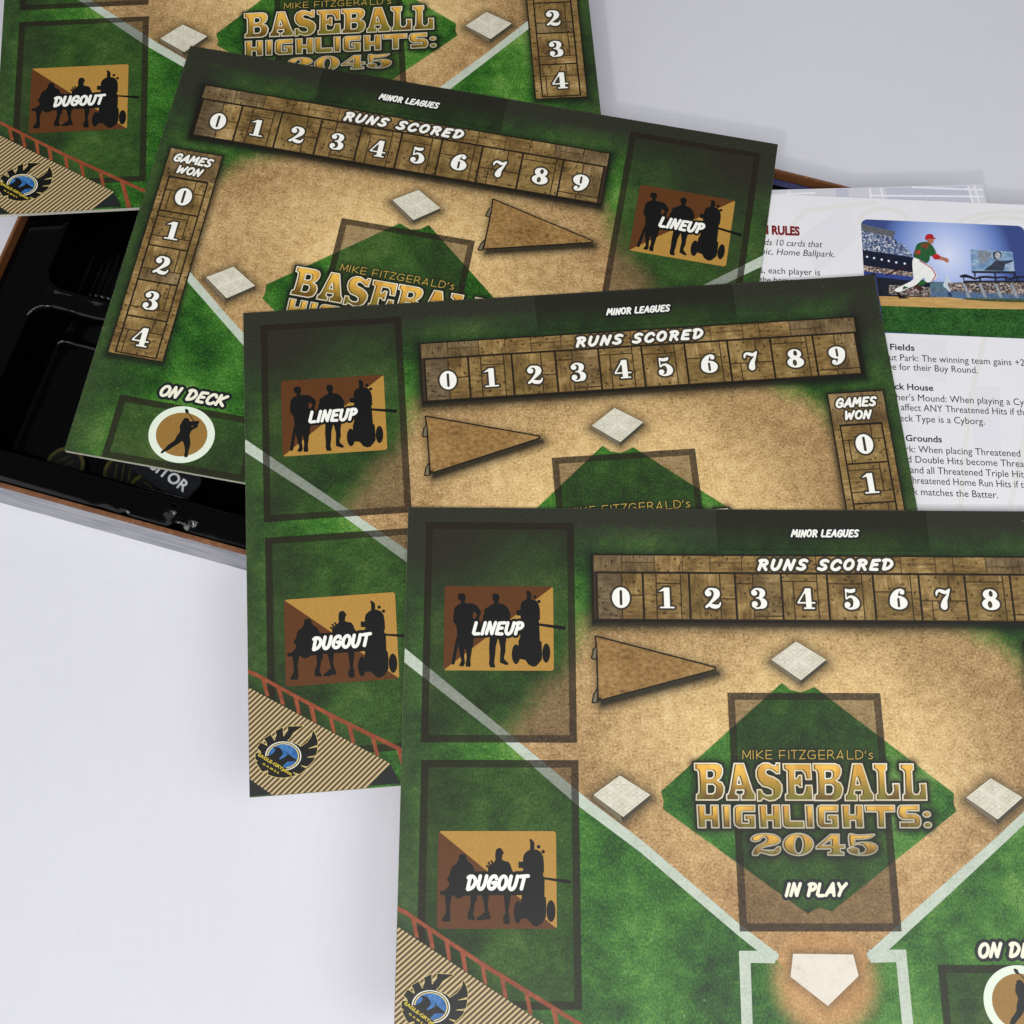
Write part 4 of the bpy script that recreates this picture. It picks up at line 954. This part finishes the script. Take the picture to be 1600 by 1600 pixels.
    od = S.ink('on_deck_badge', oe(14.05, 12.8), (oc[0] - 15, oc[1] - 14, oc[0] + 15, oc[1] + 14), M['mint'], .20, res=.25)
    S.ink('badge_ochre_disc', oe(10.9, 9.9), (oc[0] - 15, oc[1] - 14, oc[0] + 15, oc[1] + 14), M['deck'], .22, od, res=.25)
    S.ink('batter_silhouette', minus(polyf(mv(OD_MAN, dx)), polyf(mv(OD_GAP, dx))), bb(mv(OD_MAN, dx)), M['black'], .24, od, res=.12)
    letters(S, od, 'ON DECK', [(31.8 + dx, 175.7), (62.2 + dx, 175.7), (32.2 + dx, 169.9)], .112, .2, 1.15, M['halo'], M['cream'], .26, seed=14)

    # title lettering
    Tm = empty('title_lettering', (0, 0, 0)); Tm.parent = root
    mvf = lambda f: (lambda P: f(P - np.array([tdx, 0])))
    tb, th, ty = mvf(tb), mvf(th), mvf(ty)
    cat = lambda ps: bb([p for s in ps for p in s], 2.0)
    for nm, f, q, m in (('baseball', tb, cat(TI_POS), 'title_fill'), ('highlights', th, cat(HL_POS + [HL_ELL]), 'title_fill_low'), ('year', ty, cat(YR_POS + [YR_ELL]), 'title_fill_year')):
        q = (q[0] + tdx, q[1], q[2] + tdx, q[3])
        S.ink('letter_shadow', grow(f, .75), q, M['title_dark'], .20, Tm, res=.16)
        S.ink('letter_rim', grow(f, .12), q, M['title_rim'], .22, Tm, res=.13)
        S.ink('letter_groove', grow(f, -.42), q, flat_once('letter_groove_ink', (86, 66, 28)), .24, Tm, res=.13)
        face = lambda P, f=f: np.maximum(f(P) + .55, f(P - np.array([.42, -.1])) + .5)
        S.ink('letter_face', face, q, M[m], .26, Tm, res=.13)
    mk = [mv(s, tdx) for s in MIKE]
    S.ink('thin_lettering', lambda P: np.minimum.reduce([sd_capsules(P, s, .125) for s in mk]), bb([p for s in mk for p in s]), M['thin_gold'], .24, Tm, res=.1)
    dx = shift(159.0)
    letters(S, root, 'IN PLAY', mv(INPLAY_T, dx), .112, .2, 1.1, M['halo'], M['cream'], .20, seed=21)
    dx = shift(172.6)
    letters(S, root, 'MINOR LEAGUES', mv(MINOR_T, dx), .108, .2, .8, M['halo'], M['white'], .20, seed=22)
    return root

_once = {}
def flat_once(name, c):
    if name not in _once: _once[name] = flat(name, c)
    return _once[name]

def ells_of(e, dx):
    return [(lambda P, a=e[i], b=e[i + 1], c=e[i + 2]: sd_ellipse(P - np.array([dx, 0]), a, b, c)) if i + 2 < len(e) and i < 6 else
            (lambda P, a=e[i], r=math.dist(e[i], e[i + 1]): sd_capsules(P - np.array([dx, 0]), [a], r)) for i in ((0, 3, 6, 8))]

def fingers():
    out = []
    for i in (0, 2, 4):
        a, b = np.array(DU_FING[i]), np.array(DU_FING[i + 1])
        d = (b - a) / np.hypot(*(b - a)); n = np.array([-d[1], d[0]]) * .38
        out.append([tuple(a + n), tuple(b + n), tuple(b - n), tuple(a - n)])
    return out

def letters(S, parent, text, box, weight, space, halo, hmat, mat, z, seed):
    f, b = brush_text(text, box, weight, space, .22, seed)
    o = S.ink('lettering_outline', grow(f, halo), b, hmat, z, parent, res=.14)
    S.ink('lettering', f, b, mat, z + .02, parent if parent.parent else o, res=.09)

def numbers(S, parent, fields, boxes):
    """one mesh of white numerals over one mesh of their dark outline"""
    for nm, d, m, z in (('numeral_outline', .85, 'brown_outline', .28), ('numerals', .0, 'white', .30)):
        vs, fs = [], []
        for f, q in zip(fields, boxes):
            V, F = region_mesh(grow(f, d), q, .12)
            k = len(vs)
            vs += [tuple(p) for p in V]; fs += [tuple(i + k for i in t) for t in F]
        o = link_mesh(nm, S.xyz(vs, z), fs, M[m], parent)
        flip_up(o.data)

BASES = [(158.1, 63.3), (85.6, 116.4), (230.8, 117.1)]

def copy_tree(o, parent=None):
    c = o.copy()
    COL.objects.link(c)
    c.parent = parent
    for ch in list(o.children): copy_tree(ch, c)
    return c

POSES = [   # rotation, centre x, centre y (table axes), depth of the printed face below the camera
 (-0.07215, -0.09273, -0.40625, .4850), (0.17924, -0.0219, -0.25662, .4828), (-0.07744, 0.03997, -0.15107, .4806), (0.00051, 0.10698, -0.05074, .4784)]
std = build_board(False)
roots = [std, build_board(True), copy_tree(std), copy_tree(std)]
LABELS = ['baseball player board at the top edge, cut off there, lying under the tilted board',
          'tilted baseball player board with its games won column beside the black insert',
          'baseball player board overlapping the tilted board, its upper corner lying on the rulebook',
          'topmost baseball player board, showing home plate and its whole title uncovered']
for r, (a, x, y, d), lab in zip(roots, POSES, LABELS):
    c, s = math.cos(a), math.sin(a)
    px = x + c * 0 - s * .0035; py = y + s * 0 + c * .0035
    r.location = (px, -py, CAM_H - d)
    r.rotation_euler = (0, 0, -a)
    tag(r, lab, 'game board', 'player boards fanned over the box')

# ------------------------------------------------------------------ table
def table():
    g = N('white_table', .55, .3)
    p = g.pos()
    w = g.noise(g.scaled(p, (900, 40, 1)), 1, 2); w2 = g.noise(g.scaled(p, (40, 900, 1)), 1, 2)
    k = g.math('ADD', g.math('MULTIPLY', w, .5), g.math('MULTIPLY', w2, .5))
    k = g.math('ADD', g.math('MULTIPLY', k, .5), g.math('MULTIPLY', g.noise(p, 7, 4), .5))
    g.color(g.ramp(k, [(.35, lin((213, 213, 222))), (.65, lin((219, 219, 227)))]))
    g.bump(k, .03, .0003)
    o = link_mesh('table_top', [(-1.6, -1.2, 0), (1.6, -1.2, 0), (1.6, 1.8, 0), (-1.6, 1.8, 0)], [(0, 1, 2, 3)], g.m)
    tag(o, 'smooth white table top with faint woven marks', 'table', kind='structure')
table()

def lint():
    # stray fibres lying on the bare table
    m = flat('lint_grey', (120, 120, 128), .9, .1)
    items = [((.292, .332), 1.1, .010, 'short curled grey fibre on the table near the top edge, above the leaflet'),
             ((.338, .262), 1.4, .009, 'thin grey fibre on the bare table by the right edge, beyond the leaflet')]
    for (x, y), a, L, lab in items:
        pts = [(L * (t - .5), .25 * L * math.sin(t * 2.6)) for t in np.linspace(0, 1, 9)]
        w = min(.00016, L * .08)
        v = [(px, py + s * w, .0002 + (.0002 if s > 0 else 0)) for px, py in pts for s in (-1, 1)]
        o = link_mesh('lint_fibre', v, [(2 * i, 2 * i + 2, 2 * i + 3, 2 * i + 1) for i in range(8)], m)
        o.location = (x, y, 0); o.rotation_euler = (0, 0, a)
        tag(o, lab, 'lint', 'lint on the table')
lint()

# ------------------------------------------------------------------ open game box
BOX_A = math.radians(15.4)
def box_pt(e1, e2, z):
    return (e1 * math.cos(BOX_A) - e2 * math.sin(BOX_A), -(e1 * math.sin(BOX_A) + e2 * math.cos(BOX_A)), z)
E0, E1, F0, F1 = -.2838, .088, -.3448, -.1012        # left, right, far, front
RIM = CAM_H - .4878
def box():
    cx, cy = (E0 + E1) / 2, (F0 + F1) / 2
    root = empty('game_box', box_pt(cx, cy, 0), -BOX_A)
    hx, hy, t = (E1 - E0) / 2, (F1 - F0) / 2, .0019
    g = N('weathered_plank_print', .4, .4)
    p = g.pos()
    st = g.noise(g.scaled(p, (40, 40, 190)), 1, 4, .55)
    wv = g.noise(g.scaled(p, (70, 70, 420)), 1, 3, .6)
    b = g.noise(p, 18, 3)
    k = g.math('ADD', g.math('MULTIPLY', st, .5), g.math('ADD', g.math('MULTIPLY', wv, .25), g.math('MULTIPLY', b, .3)))
    g.color(g.ramp(k, [(.34, lin((92, 93, 102))), (.48, lin((136, 138, 146))), (.58, lin((164, 165, 170))), (.7, lin((146, 140, 122)))]))
    brown = dirty('brown_box_paper', [(.3, (84, 52, 30)), (.55, (118, 76, 46)), (.8, (160, 116, 80))], 400, .5, .35, (1, 1, 1))
    liner = flat('box_lining', (108, 66, 36), .5, .35, .12, 120)
    def ring(ax, ay, bx, by, z0, z1, closed_top):
        pass
    R = RIM
    # outer faces wrap down over the sides
    ov = [(-hx, -hy), (hx, -hy), (hx, hy), (-hx, hy)]
    iv = [(-hx + t, -hy + t), (hx - t, -hy + t), (hx - t, hy - t), (-hx + t, hy - t)]
    v = [(x, y, 0) for x, y in ov] + [(x, y, R - .0012) for x, y in ov]
    link_mesh('box_side', v, [(i, (i + 1) % 4, 4 + (i + 1) % 4, 4 + i) for i in range(4)] + [(3, 2, 1, 0)], g.m, root)
    e = .0007
    v = [(x, y, R - .0012) for x, y in ov] + [(x * (1 - e / hx), y * (1 - e / hy), R) for x, y in ov] + [(x, y, R) for x, y in iv] + [(x, y, R - .0012) for x, y in iv]
    f = []
    for j in range(3):
        f += [(4 * j + i, 4 * j + (i + 1) % 4, 4 * j + 4 + (i + 1) % 4, 4 * j + 4 + i) for i in range(4)]
    link_mesh('box_rim', v, f, brown, root)
    v = [(x, y, R - .0012) for x, y in iv] + [(x, y, .002) for x, y in iv]
    link_mesh('box_lining', v, [(i, (i + 1) % 4, 4 + (i + 1) % 4, 4 + i) for i in range(4)] + [(4, 5, 6, 7)], liner, root)
    tag(root, 'open board game box with brown rim and weathered grey plank sides', 'box')
    return cx, cy, hx, hy
BCX, BCY, HX, HY = box()

def insert():
    """vacuum formed black tray: a height field over the box floor"""
    root = empty('box_insert', box_pt(BCX, BCY, .001), -BOX_A)
    g = N('black_vacuum_plastic', .13, .30)
    g.color(lin((3, 3, 4)))
    p = g.pos()
    sc = g.noise(g.scaled(p, (60, 60, 60)), 1, 4, .6)
    g.put(g.b.inputs['Roughness'], g.smooth(sc, .35, .75, .07, .20))
    g.bump(g.noise(p, 30, 2), .12, .0010)
    m = .0024
    x0, x1, y0, y1 = E0 + m, E1 - m, F0 + m, F1 - m
    st = .0010
    xs = np.arange(x0, x1, st); ys = np.arange(y0, y1, st)
    X, Y = np.meshgrid(xs, ys); Q = np.c_[X.ravel(), Y.ravel()]
    lip = RIM - .0052
    def well(z, q, r, zb, wall):
        d = sd_box(Q, *q, r=r)
        t = np.clip(-d / wall, 0, 1); t = t * t * (3 - 2 * t)
        return np.minimum(z, lip + (zb - lip) * t)
    z = np.full(len(Q), lip)
    edge = np.minimum.reduce([Q[:, 0] - x0, x1 - Q[:, 0], Q[:, 1] - y0, y1 - Q[:, 1]])
    z += -.0010 * np.clip(1 - edge / .004, 0, 1) ** 2                # the tray falls away to the box wall
    z += .0016 * np.exp(-((edge - .0085) / .0022) ** 2)              # raised bead along the lip
    wa = (-.2635, -.332, .078, -.1965); wb = (-.2635, -.1885, .078, -.1175)
    z = well(z, wa, .010, .0050, .007); z = well(z, wb, .010, .0045, .0075)
    # finger dip in the bridge between the wells, ribs on the floor of the far one
    bridge = np.exp(-((Q[:, 1] + .1925) / .006) ** 2)
    z -= bridge * (.0014 + .0012 * np.sin((Q[:, 0] + .262) * 95) + .0006 * np.sin((Q[:, 0]) * 260)) * np.clip(-sd_box(Q, -.2635, -.3, .078, -.1, .004) / .006, 0, 1)
    ina = np.clip((-sd_box(Q, *wa, r=.01) - .006) / .004, 0, 1)
    z += ina * (.0016 + .0016 * np.abs(((Q[:, 0] * 1000 / 3.1) % 1) - .5) * 2) * np.clip((Q[:, 0] + .258) / .012, 0, 1)
    # sharp bumps added mostly in the near corner, shaped to catch glints
    for a, b, h, r in ((-.1690, -.1118, .0024, .0026), (-.1650, -.1078, .0024, .0025), (-.1595, -.1100, .0018, .0018), (-.2560, -.1835, .0011, .0014), (-.2640, -.1480, .0010, .0013), (-.1885, -.1072, .0009, .0012), (-.2150, -.1500, .0010, .0014)):
        z += h * np.exp(-((Q[:, 0] - a) ** 2 + ((Q[:, 1] - b) * 1.2) ** 2) / r ** 2)
    # a few dents
    rnd = random.Random(2)
    for _ in range(26):
        a, b = rnd.uniform(x0, -.12), rnd.uniform(-.19, y1); r = rnd.uniform(.002, .005)
        z += rnd.uniform(-.0006, .0005) * np.exp(-((Q[:, 0] - a) ** 2 + (Q[:, 1] - b) ** 2) / r ** 2)
    ny, nx = X.shape
    idx = np.arange(ny * nx).reshape(ny, nx)
    F = np.stack([idx[:-1, :-1], idx[1:, :-1], idx[1:, 1:], idx[:-1, 1:]], -1).reshape(-1, 4)
    V = [(q[0] - BCX, -(q[1] - BCY), h) for q, h in zip(Q.tolist(), z.tolist())]
    o = link_mesh('moulded_tray', V, F.tolist(), g.m, root, smooth=True)
    tag(root, 'glossy black vacuum formed plastic insert filling the open box', 'box insert')
insert()

def in_box(e1, e2, z): return box_pt(e1, e2, z)

def tokens():
    blk = flat('token_black', (14, 14, 15), .35, .4)
    yel = flat('token_yellow', (66, 64, 14), .4, .4, .25, 400)
    proto = None
    spots = [(-.2290, -.1232, .0078), (-.2030, -.1268, .0086), (-.1895, -.1208, .0094)]
    labs = ['dark yellow-ringed token alone by the lower left corner of the tilted board',
            'dark yellow-ringed token half hidden under the tilted board edge',
            'dark yellow-ringed token tucked against the lettered dark tile']
    for i, (a, b, z) in enumerate(spots):
        if proto is None:
            r = empty('token', (0, 0, 0))
            n = 40; R = .0088; h = .002
            c = [(R * math.cos(2 * math.pi * k / n), R * math.sin(2 * math.pi * k / n)) for k in range(n)]
            v = [(x, y, 0) for x, y in c] + [(x, y, h) for x, y in c]
            link_mesh('disc', v, [tuple(range(n))[::-1], tuple(range(n, 2 * n))] + [(k, (k + 1) % n, n + (k + 1) % n, n + k) for k in range(n)], blk, r)
            v = [(x * .98, y * .98, h + .0001) for x, y in c] + [(x * .80, y * .80, h + .0001) for x, y in c]
            link_mesh('ring', v, [(k, (k + 1) % n, n + (k + 1) % n, n + k) for k in range(n)], yel, r)
            s = []
            for k in range(3):
                y = (-.35 + .35 * k) * R; w = .45 * R; q = len(s)
                s += [(-w, y - .0004, h + .0001), (w, y - .0004, h + .0001), (w, y + .0004, h + .0001), (-w, y + .0004, h + .0001)]
            link_mesh('seam_marks', s, [(4 * k, 4 * k + 1, 4 * k + 2, 4 * k + 3) for k in range(3)], flat('token_mark', (52, 50, 22)), r)
            proto = r
        else:
            r = copy_tree(proto)
        r.location = in_box(a, b, z); r.rotation_euler = (0, 0, .5 + i)
        tag(r, labs[i], 'token', 'yellow ringed tokens in the insert')
    # lettered tile lying across the near well
    t = empty('team_tile', in_box(-.1830, -.1306, .0150), -.62)
    dk = flat('tile_dark', (24, 26, 30), .3, .4)
    S = Sheet(0, 0, t)
    o = [(-26, -8), (24, -8), (24, 8), (-26, 8)]
    poly = []
    for cx, cy, a0 in ((13, -4.5, -90), (13, 4.5, 0), (-15, 4.5, 90), (-15, -4.5, 180)): poly += ell(cx, cy, 3, 3, 5, a0, a0 + 90)
    n = len(poly)
    v = S.xyz(poly, 1.8) + S.xyz(poly, 0)
    link_mesh('tile', v, [tuple(range(n))[::-1], tuple(range(n, 2 * n))] + [(k, (k + 1) % n, n + (k + 1) % n, n + k) for k in range(n)], dk, t)
    type_text(S, 'tile_lettering', 'VISITOR', -13.2, 2.5, 26.0, 7.0, flat('tile_white', (190, 192, 196)), 1.85, t, 0, .025)
    tag(t, 'dark rounded tile with white capital lettering lying in the near well', 'tile')
tokens()

def blue_sheet():
    g = flat('navy_card', (52, 54, 92), .5, .3, .15, 200)
    z = RIM - .0042
    pts = [(.0, -.3415), (.084, -.3415), (.084, -.28), (.0, -.28)]
    V = [in_box(a, b, z) for a, b in pts] + [in_box(a, b, z - .0012) for a, b in pts]
    o = link_mesh('blue_sheet', V, [(3, 2, 1, 0), (4, 5, 6, 7)] + [(k, (k + 1) % 4, 4 + (k + 1) % 4, 4 + k) for k in range(4)], g)
    tag(o, 'dark blue sheet lying inside the far end of the box', 'sheet')
blue_sheet()

# ------------------------------------------------------------------ rulebooks
PO = (0.12954, -0.30537); PA = math.radians(2.05)
def paper(name, c):
    g = N(name, .38, .35)
    p = g.pos()
    g.color(g.ramp(g.noise(p, 14, 3), [(.35, lin(tuple(v - 4 for v in c))), (.65, lin(c))]))
    g.bump(g.noise(p, 6, 2), .3, .002)
    return g.m

def slab(name, S, q, z1, z0, mat, parent):
    o = [(q[0], q[1]), (q[2], q[1]), (q[2], q[3]), (q[0], q[3])]
    v = S.xyz(o, z1) + S.xyz(o, z0)
    return link_mesh(name, v, [(3, 2, 1, 0), (4, 5, 6, 7)] + [(k, (k + 1) % 4, 4 + (k + 1) % 4, 4 + k) for k in range(4)], mat, parent)

def rulebook():
    root = empty('rulebook', (PO[0], -PO[1], CAM_H - .4855), -PA)
    S = Sheet(0, 0, root)
    pg = paper('white_page', (232, 232, 236))
    slab('page', S, (-12, 0, 190, 152), 0, -.8, pg, root)
    faint = flat('faint_page_art', (227, 225, 224), .38, .35, .02)
    faint2 = flat('faint_page_art_cool', (225, 225, 231), .38, .35, .02)
    seams = [ell(112, 15, 28, 11, 20, 190, 350), ell(108, 15, 18, 8, 20, 190, 350), ell(52, 14, 12, 9, 14, 185, 330), [(0, 26), (16, 8), (48, 2)], [(118, 66), (112, 92), (106, 118), (98, 146)], [(94, 66), (84, 100), (76, 150)], [(132, 66), (128, 110), (120, 150)]]
    for i, s in enumerate(seams):
        S.ink('page_watermark', lambda P: sd_capsules(P, s, 1.1), (max(-10, bb(s, 2)[0]), max(.5, bb(s, 2)[1]), bb(s, 2)[2], min(151, bb(s, 2)[3])), faint, .02 + .004 * i, root, res=.5)
    for q in ([(60, 70), (76, 70), (74, 92), (61, 88)], [(86, 92), (98, 92), (96, 122), (84, 120)], [(12, 22), (34, 4), (40, 20), (20, 40)]):
        S.ink('page_watermark', polyf(q), bb(q), faint2, .015, root, res=.5)
    ink = flat('page_black', (40, 40, 44), .5, .2); red = flat('page_maroon', (122, 26, 34), .5, .2)
    b = .018
    T = empty('page_text', (0, 0, 0)); T.parent = root
    tt = lambda s, x, y, w, h, m=ink, sh=0, bo=0.0, rest='': type_text(S, 'text_line', s, x, y, w, h, m, .06, T, sh, bo, 0.0, rest)
    tt('N RULES', -5.2, 20.95, 17.7, 6.2, red, 0, .05)
    tt('ds 10 cards that', -3.7, 26.7, 26.3, 4.6, ink, .22)
    tt('nic, Home Ballpark.', -5.6, 31.4, 33.5, 4.6, ink, .22)
    tt('s, each player is', -6.2, 41.0, 27.2, 4.6)
    tt('the home team for', -6.4, 45.6, 29.5, 4.3)
    tt('Fields', 50.6, 76.2, 10.9, 4.2, ink, 0, b)
    tt('out Park: The winning team gains +2', 47.6, 81.3, 62.3, 4.55)
    tt('ue for their Buy Round.', 49.1, 85.8, 39.7, 4.55)
    tt('ck House', 51.6, 95.1, 16.9, 4.2, ink, 0, b)
    tt("cher's Mound: When playing a Cy", 50.0, 100.2, 58.0, 4.55, rest='borg')
    tt('affect ANY Threatened Hits if th', 53.7, 104.9, 53.8, 4.55, rest='e')
    tt('Deck Type is a Cyborg.', 49.9, 110.0, 40.0, 4.55)
    tt('Grounds', 54.9, 119.1, 15.7, 4.2, ink, 0, b)
    tt('ark: When placing Threatened', 52.6, 124.2, 51.6, 4.55)
    tt('nd Double Hits become Threa', 53.0, 128.9, 52.3, 4.55, rest='tened')
    tt('and all Threatened Triple Hit', 56.0, 133.7, 48.9, 4.55, rest='s')
    tt('Threatened Home Run Hits if t', 54.2, 138.4, 50.2, 4.55, rest='he')
    tt('ck matches the Batter.', 54.9, 143.5, 38.0, 4.55)
    picture(S, root)
    tag(root, 'open white rulebook page with printed text and a stadium picture, beneath the boards', 'rulebook')

def picture(S, root):
    q = (40.8, 11.2, 116.0, 68.1)
    rr = lambda P: sd_box(P, *q, r=3.2)
    g = N('picture_sky', .36, .35)
    p = g.sep(g.pos())
    gx = g.math('DIVIDE', g.math('SUBTRACT', p[0], .0795), .0300); gy = g.math('DIVIDE', g.math('ADD', p[1], .028), .036)
    rad = g.math('SQRT', g.math('ADD', g.math('MULTIPLY', gx, gx), g.math('MULTIPLY', gy, gy)))
    g.color(g.ramp(rad, [(.0, lin((218, 226, 248))), (.40, lin((170, 188, 234))), (.78, lin((106, 132, 196))), (1.0, lin((60, 76, 134)))]))
    pic = S.ink('picture', rr, (q[0] - 1, q[1] - 1, q[2] + 1, q[3] + 1), g.m, .06, root, res=.4)
    D = PHOTO
    def crowd(name, a, b, c, d):
        h = N(name, .36, .35)
        v = h.new('ShaderNodeTexVoronoi'); v.inputs['Scale'].default_value = 1500
        h.link(h.pos(), v.inputs['Vector'])
        s = h.new('ShaderNodeSeparateColor'); h.link(v.outputs['Color'], s.inputs[0])
        h.color(h.ramp(s.outputs[0], [(0, lin(a)), (.35, lin(b)), (.7, lin(c)), (.95, lin(d))]))
        return h.m
    inside = lambda f: (lambda P: np.maximum(f(P), rr(P) + .02))
    k = [0]
    def put(name, key, mat, extra=None):
        k[0] += 1
        f = polyf(D[key])
        if key in ('shirt', 'pants', 'cap', 'face', 'arm', 'ghost', 'head', 'pitcher'): f = polyf(smooth_closed(D[key], 3))
        S.ink(name, inside(f), bb(D[key], .6), mat, .06 + .008 * k[0], pic, res=.12)
    fl = lambda n, c: flat('picture_' + n, c, .36, .35, .05 if max(c) > 200 else .2, 700)
    put('stand_roof', 'standroof', fl('stand_grey', (96, 98, 104)))
    put('crowd', 'crowdup', crowd('picture_crowd', (30, 40, 64), (72, 90, 128), (132, 146, 176), (206, 206, 212)))
    put('stand_band', 'navyband', fl('navy', (26, 30, 50)))
    put('crowd', 'crowdlow', crowd('picture_crowd_warm', (44, 36, 40), (104, 88, 84), (154, 132, 120), (214, 198, 184)))
    put('stand_band', 'blueband', fl('blue', (52, 70, 136)))
    put('stand_base', 'darkbase', fl('dark', (32, 34, 46)))
    put('crowd', 'crowdright', crowd('picture_crowd_far', (40, 36, 40), (94, 84, 82), (140, 124, 116), (200, 188, 180)))
    put('outfield_wall', 'wallgreen', fl('wall', (86, 116, 130)))
    put('outfield_wall', 'wallblue', fl('wall_blue', (84, 110, 142)))
    put('pavilion_roof', 'roofr', fl('roof', (34, 34, 44)))
    put('video_screen', 'screen', dirty('picture_screen', [(.32, (66, 96, 136)), (.5, (124, 156, 190)), (.68, (196, 212, 224))], 160, .36, .35, (1, 2, 1)))
    put('screen_figure', 'ghost', fl('ghost', (132, 140, 152)))
    put('screen_figure', 'body', fl('screen_body', (58, 64, 80)))
    put('screen_figure', 'head', fl('screen_head', (44, 46, 56)))
    put('screen_bar', 'screenbar', fl('bar', (40, 46, 62)))
    put('turf_strip', 'turf', fl('turf', (70, 84, 50)))
    put('infield', 'dirt', dirty('picture_dirt', [(.3, (158, 120, 60)), (.55, (200, 162, 100)), (.8, (222, 188, 130))], 300, .36, .35, (.3, 2, 1)))
    put('grass_band', 'grass', dirty('picture_grass', [(.36, (20, 50, 20)), (.5, (40, 86, 36)), (.64, (66, 112, 48)), (.8, (112, 140, 66))], 900, .36, .35))
    put('far_player', 'pitcher', fl('far_player', (196, 210, 222)))
    put('far_player', 'pitcherlegs', fl('far_legs', (48, 62, 96)))
    put('bat', 'bat', fl('bat', (54, 26, 22)))
    put('shoe', 'shoe', fl('shoe', (30, 24, 24)))
    put('shoe', 'shoe2', fl('shoe_brown', (70, 42, 36)))
    put('trousers', 'pants', fl('white', (236, 236, 232)))
    put('sock', 'sock', fl('green', (40, 84, 44))); put('sock', 'sock2', fl('green_sock', (44, 92, 48)))
    put('shirt', 'shirt', fl('shirt', (42, 92, 52)))
    put('shirt_yoke', 'yoke', fl('yoke', (122, 70, 44)))
    put('forearm', 'arm', fl('skin', (176, 110, 84)))
    put('sleeve', 'sleeve', fl('red', (190, 40, 46)))
    put('face', 'face', fl('skin_face', (168, 106, 82)))
    put('cap', 'cap', fl('cap_red', (176, 36, 44)))
    A0, A1, A3 = [np.array(D['screen'][i]) for i in (0, 1, 3)]
    ex = (A1 - A0) / 407.0; ey = (A3 - A0) / 207.0; ex = ex - ey * 24 / 407.0
    def at(x, y): return tuple(A0 + ex * (x - 1083) + ey * (y - 338))
    rect = lambda a, b, c, d: polyf([at(a, b), at(c, b), at(c, d), at(a, d)])
    truss = [rect(x, 596, x + 16, 662) for x in (990, 1150, 1300, 1400, 1510, 1590)] + [rect(985, 640, 1640, 658)] + [rect(x, 560, x + 14, 606) for x in (1104, 1298, 1488)]
    S.ink('pavilion_truss', inside(union(*truss)), (at(980, 0)[0], at(0, 555)[1] - 3, q[2] + 1, at(0, 700)[1] + 3), fl('truss', (40, 40, 52)), .385, pic, res=.12)
    S.ink('stripe', inside(lambda P: sd_capsules(P, [at(590, 450), at(700, 520), at(738, 590), at(700, 640)], .22)), (q[0], q[1], q[2], q[3]), fl('stripe', (176, 60, 60)), .39, pic, res=.14)
    aisles = union(*[polyf([at(x, 668), at(x + 26, 668), at(x + 74, 800), at(x + 40, 800)]) for x in (985, 1140, 1290, 1440)])
    S.ink('aisle', inside(aisles), (at(960, 0)[0], at(0, 640)[1] - 3, q[2] + 1, at(0, 830)[1] + 3), fl('aisle', (150, 156, 164)), .388, pic, res=.14)
    S.ink('screen_face', inside(union(lambda P: sd_ellipse(P, at(1340, 400), at(1368, 400), at(1340, 432)))), (at(1280, 0)[0], at(0, 340)[1] - 3, at(1420, 0)[0], at(0, 470)[1] + 3), fl('screen_skin', (176, 178, 184)), .387, pic, res=.12)
    # lamps under the upper deck, stripe and number on the shirt
    W = lambda x, y: (40.83 + (x - 31) * .0453, 11.39 + (y - 50) * .0477)
    lamps = [(85, 415), (152, 425), (225, 437), (292, 448), (364, 460), (445, 468)]
    pts = [(D['navyband'][0][0] + (x - 45) * (D['navyband'][1][0] - D['navyband'][0][0]) / 485, D['navyband'][0][1] + (y - 342) * .0495) for x, y in lamps]
    S.ink('stand_lamps', lambda P: np.minimum.reduce([sd_capsules(P, [a], .5) for a in pts]), bb(pts), fl('lamp', (236, 240, 250)), .40, pic, res=.12)
    a = D['shirt'][-1]
    type_text(S, 'shirt_number', '18', a[0] - .1, a[1] + 2.3, 2.5, 3.2, fl('number', (200, 60, 50)), .40, pic, .2, .03)
rulebook()

def leaflet():
    ang = math.atan2(-0.31257631 + 0.30821544, 0.22892982 - 0.13001506)
    root = empty('leaflet', (0.130015, 0.308215, CAM_H - .4867), -ang)
    S = Sheet(0, 0, root)
    pg = paper('leaflet_page', (208, 208, 216))
    W = 99.0
    poly = [(-12, 0), (W, 0), (W + 4, 130), (-12, 130)]
    v = S.xyz(poly, 0) + S.xyz(poly, -.4)
    link_mesh('page', v, [(3, 2, 1, 0), (4, 5, 6, 7)] + [(k, (k + 1) % 4, 4 + (k + 1) % 4, 4 + k) for k in range(4)], pg, root)
    ln = flat('leaflet_lines', (232, 233, 238), .4, .3)
    st = [[(0, 2.6), (20, 2.2)], [(46, .6), (45, 20)], [(51, .6), (53, 20)], [(46, 4.4), (98, 6.5)], [(66, .6), (98.4, 3.0)], [(92, .8), (94, 20)], [(95, .8), (97, 20)], [(8, 0.8), (9, 12)]]
    S.ink('leaflet_sketch', lambda P: np.minimum.reduce([sd_capsules(P, s, .45) for s in st]), (-2, .2, 99.4, 16), ln, .03, root, res=.25)
    sh = flat('leaflet_tint', (190, 192, 206), .4, .3)
    S.ink('leaflet_sketch', union(polyf([(53, .6), (92, 1), (93, 14), (54, 14)]), polyf([(30, .4), (36, .4), (35, 12), (29, 12)])), (20, .2, 99, 14), sh, .015, root, res=.3)
    tag(root, 'pale grey printed leaflet peeking out behind the white rulebook', 'leaflet')
leaflet()
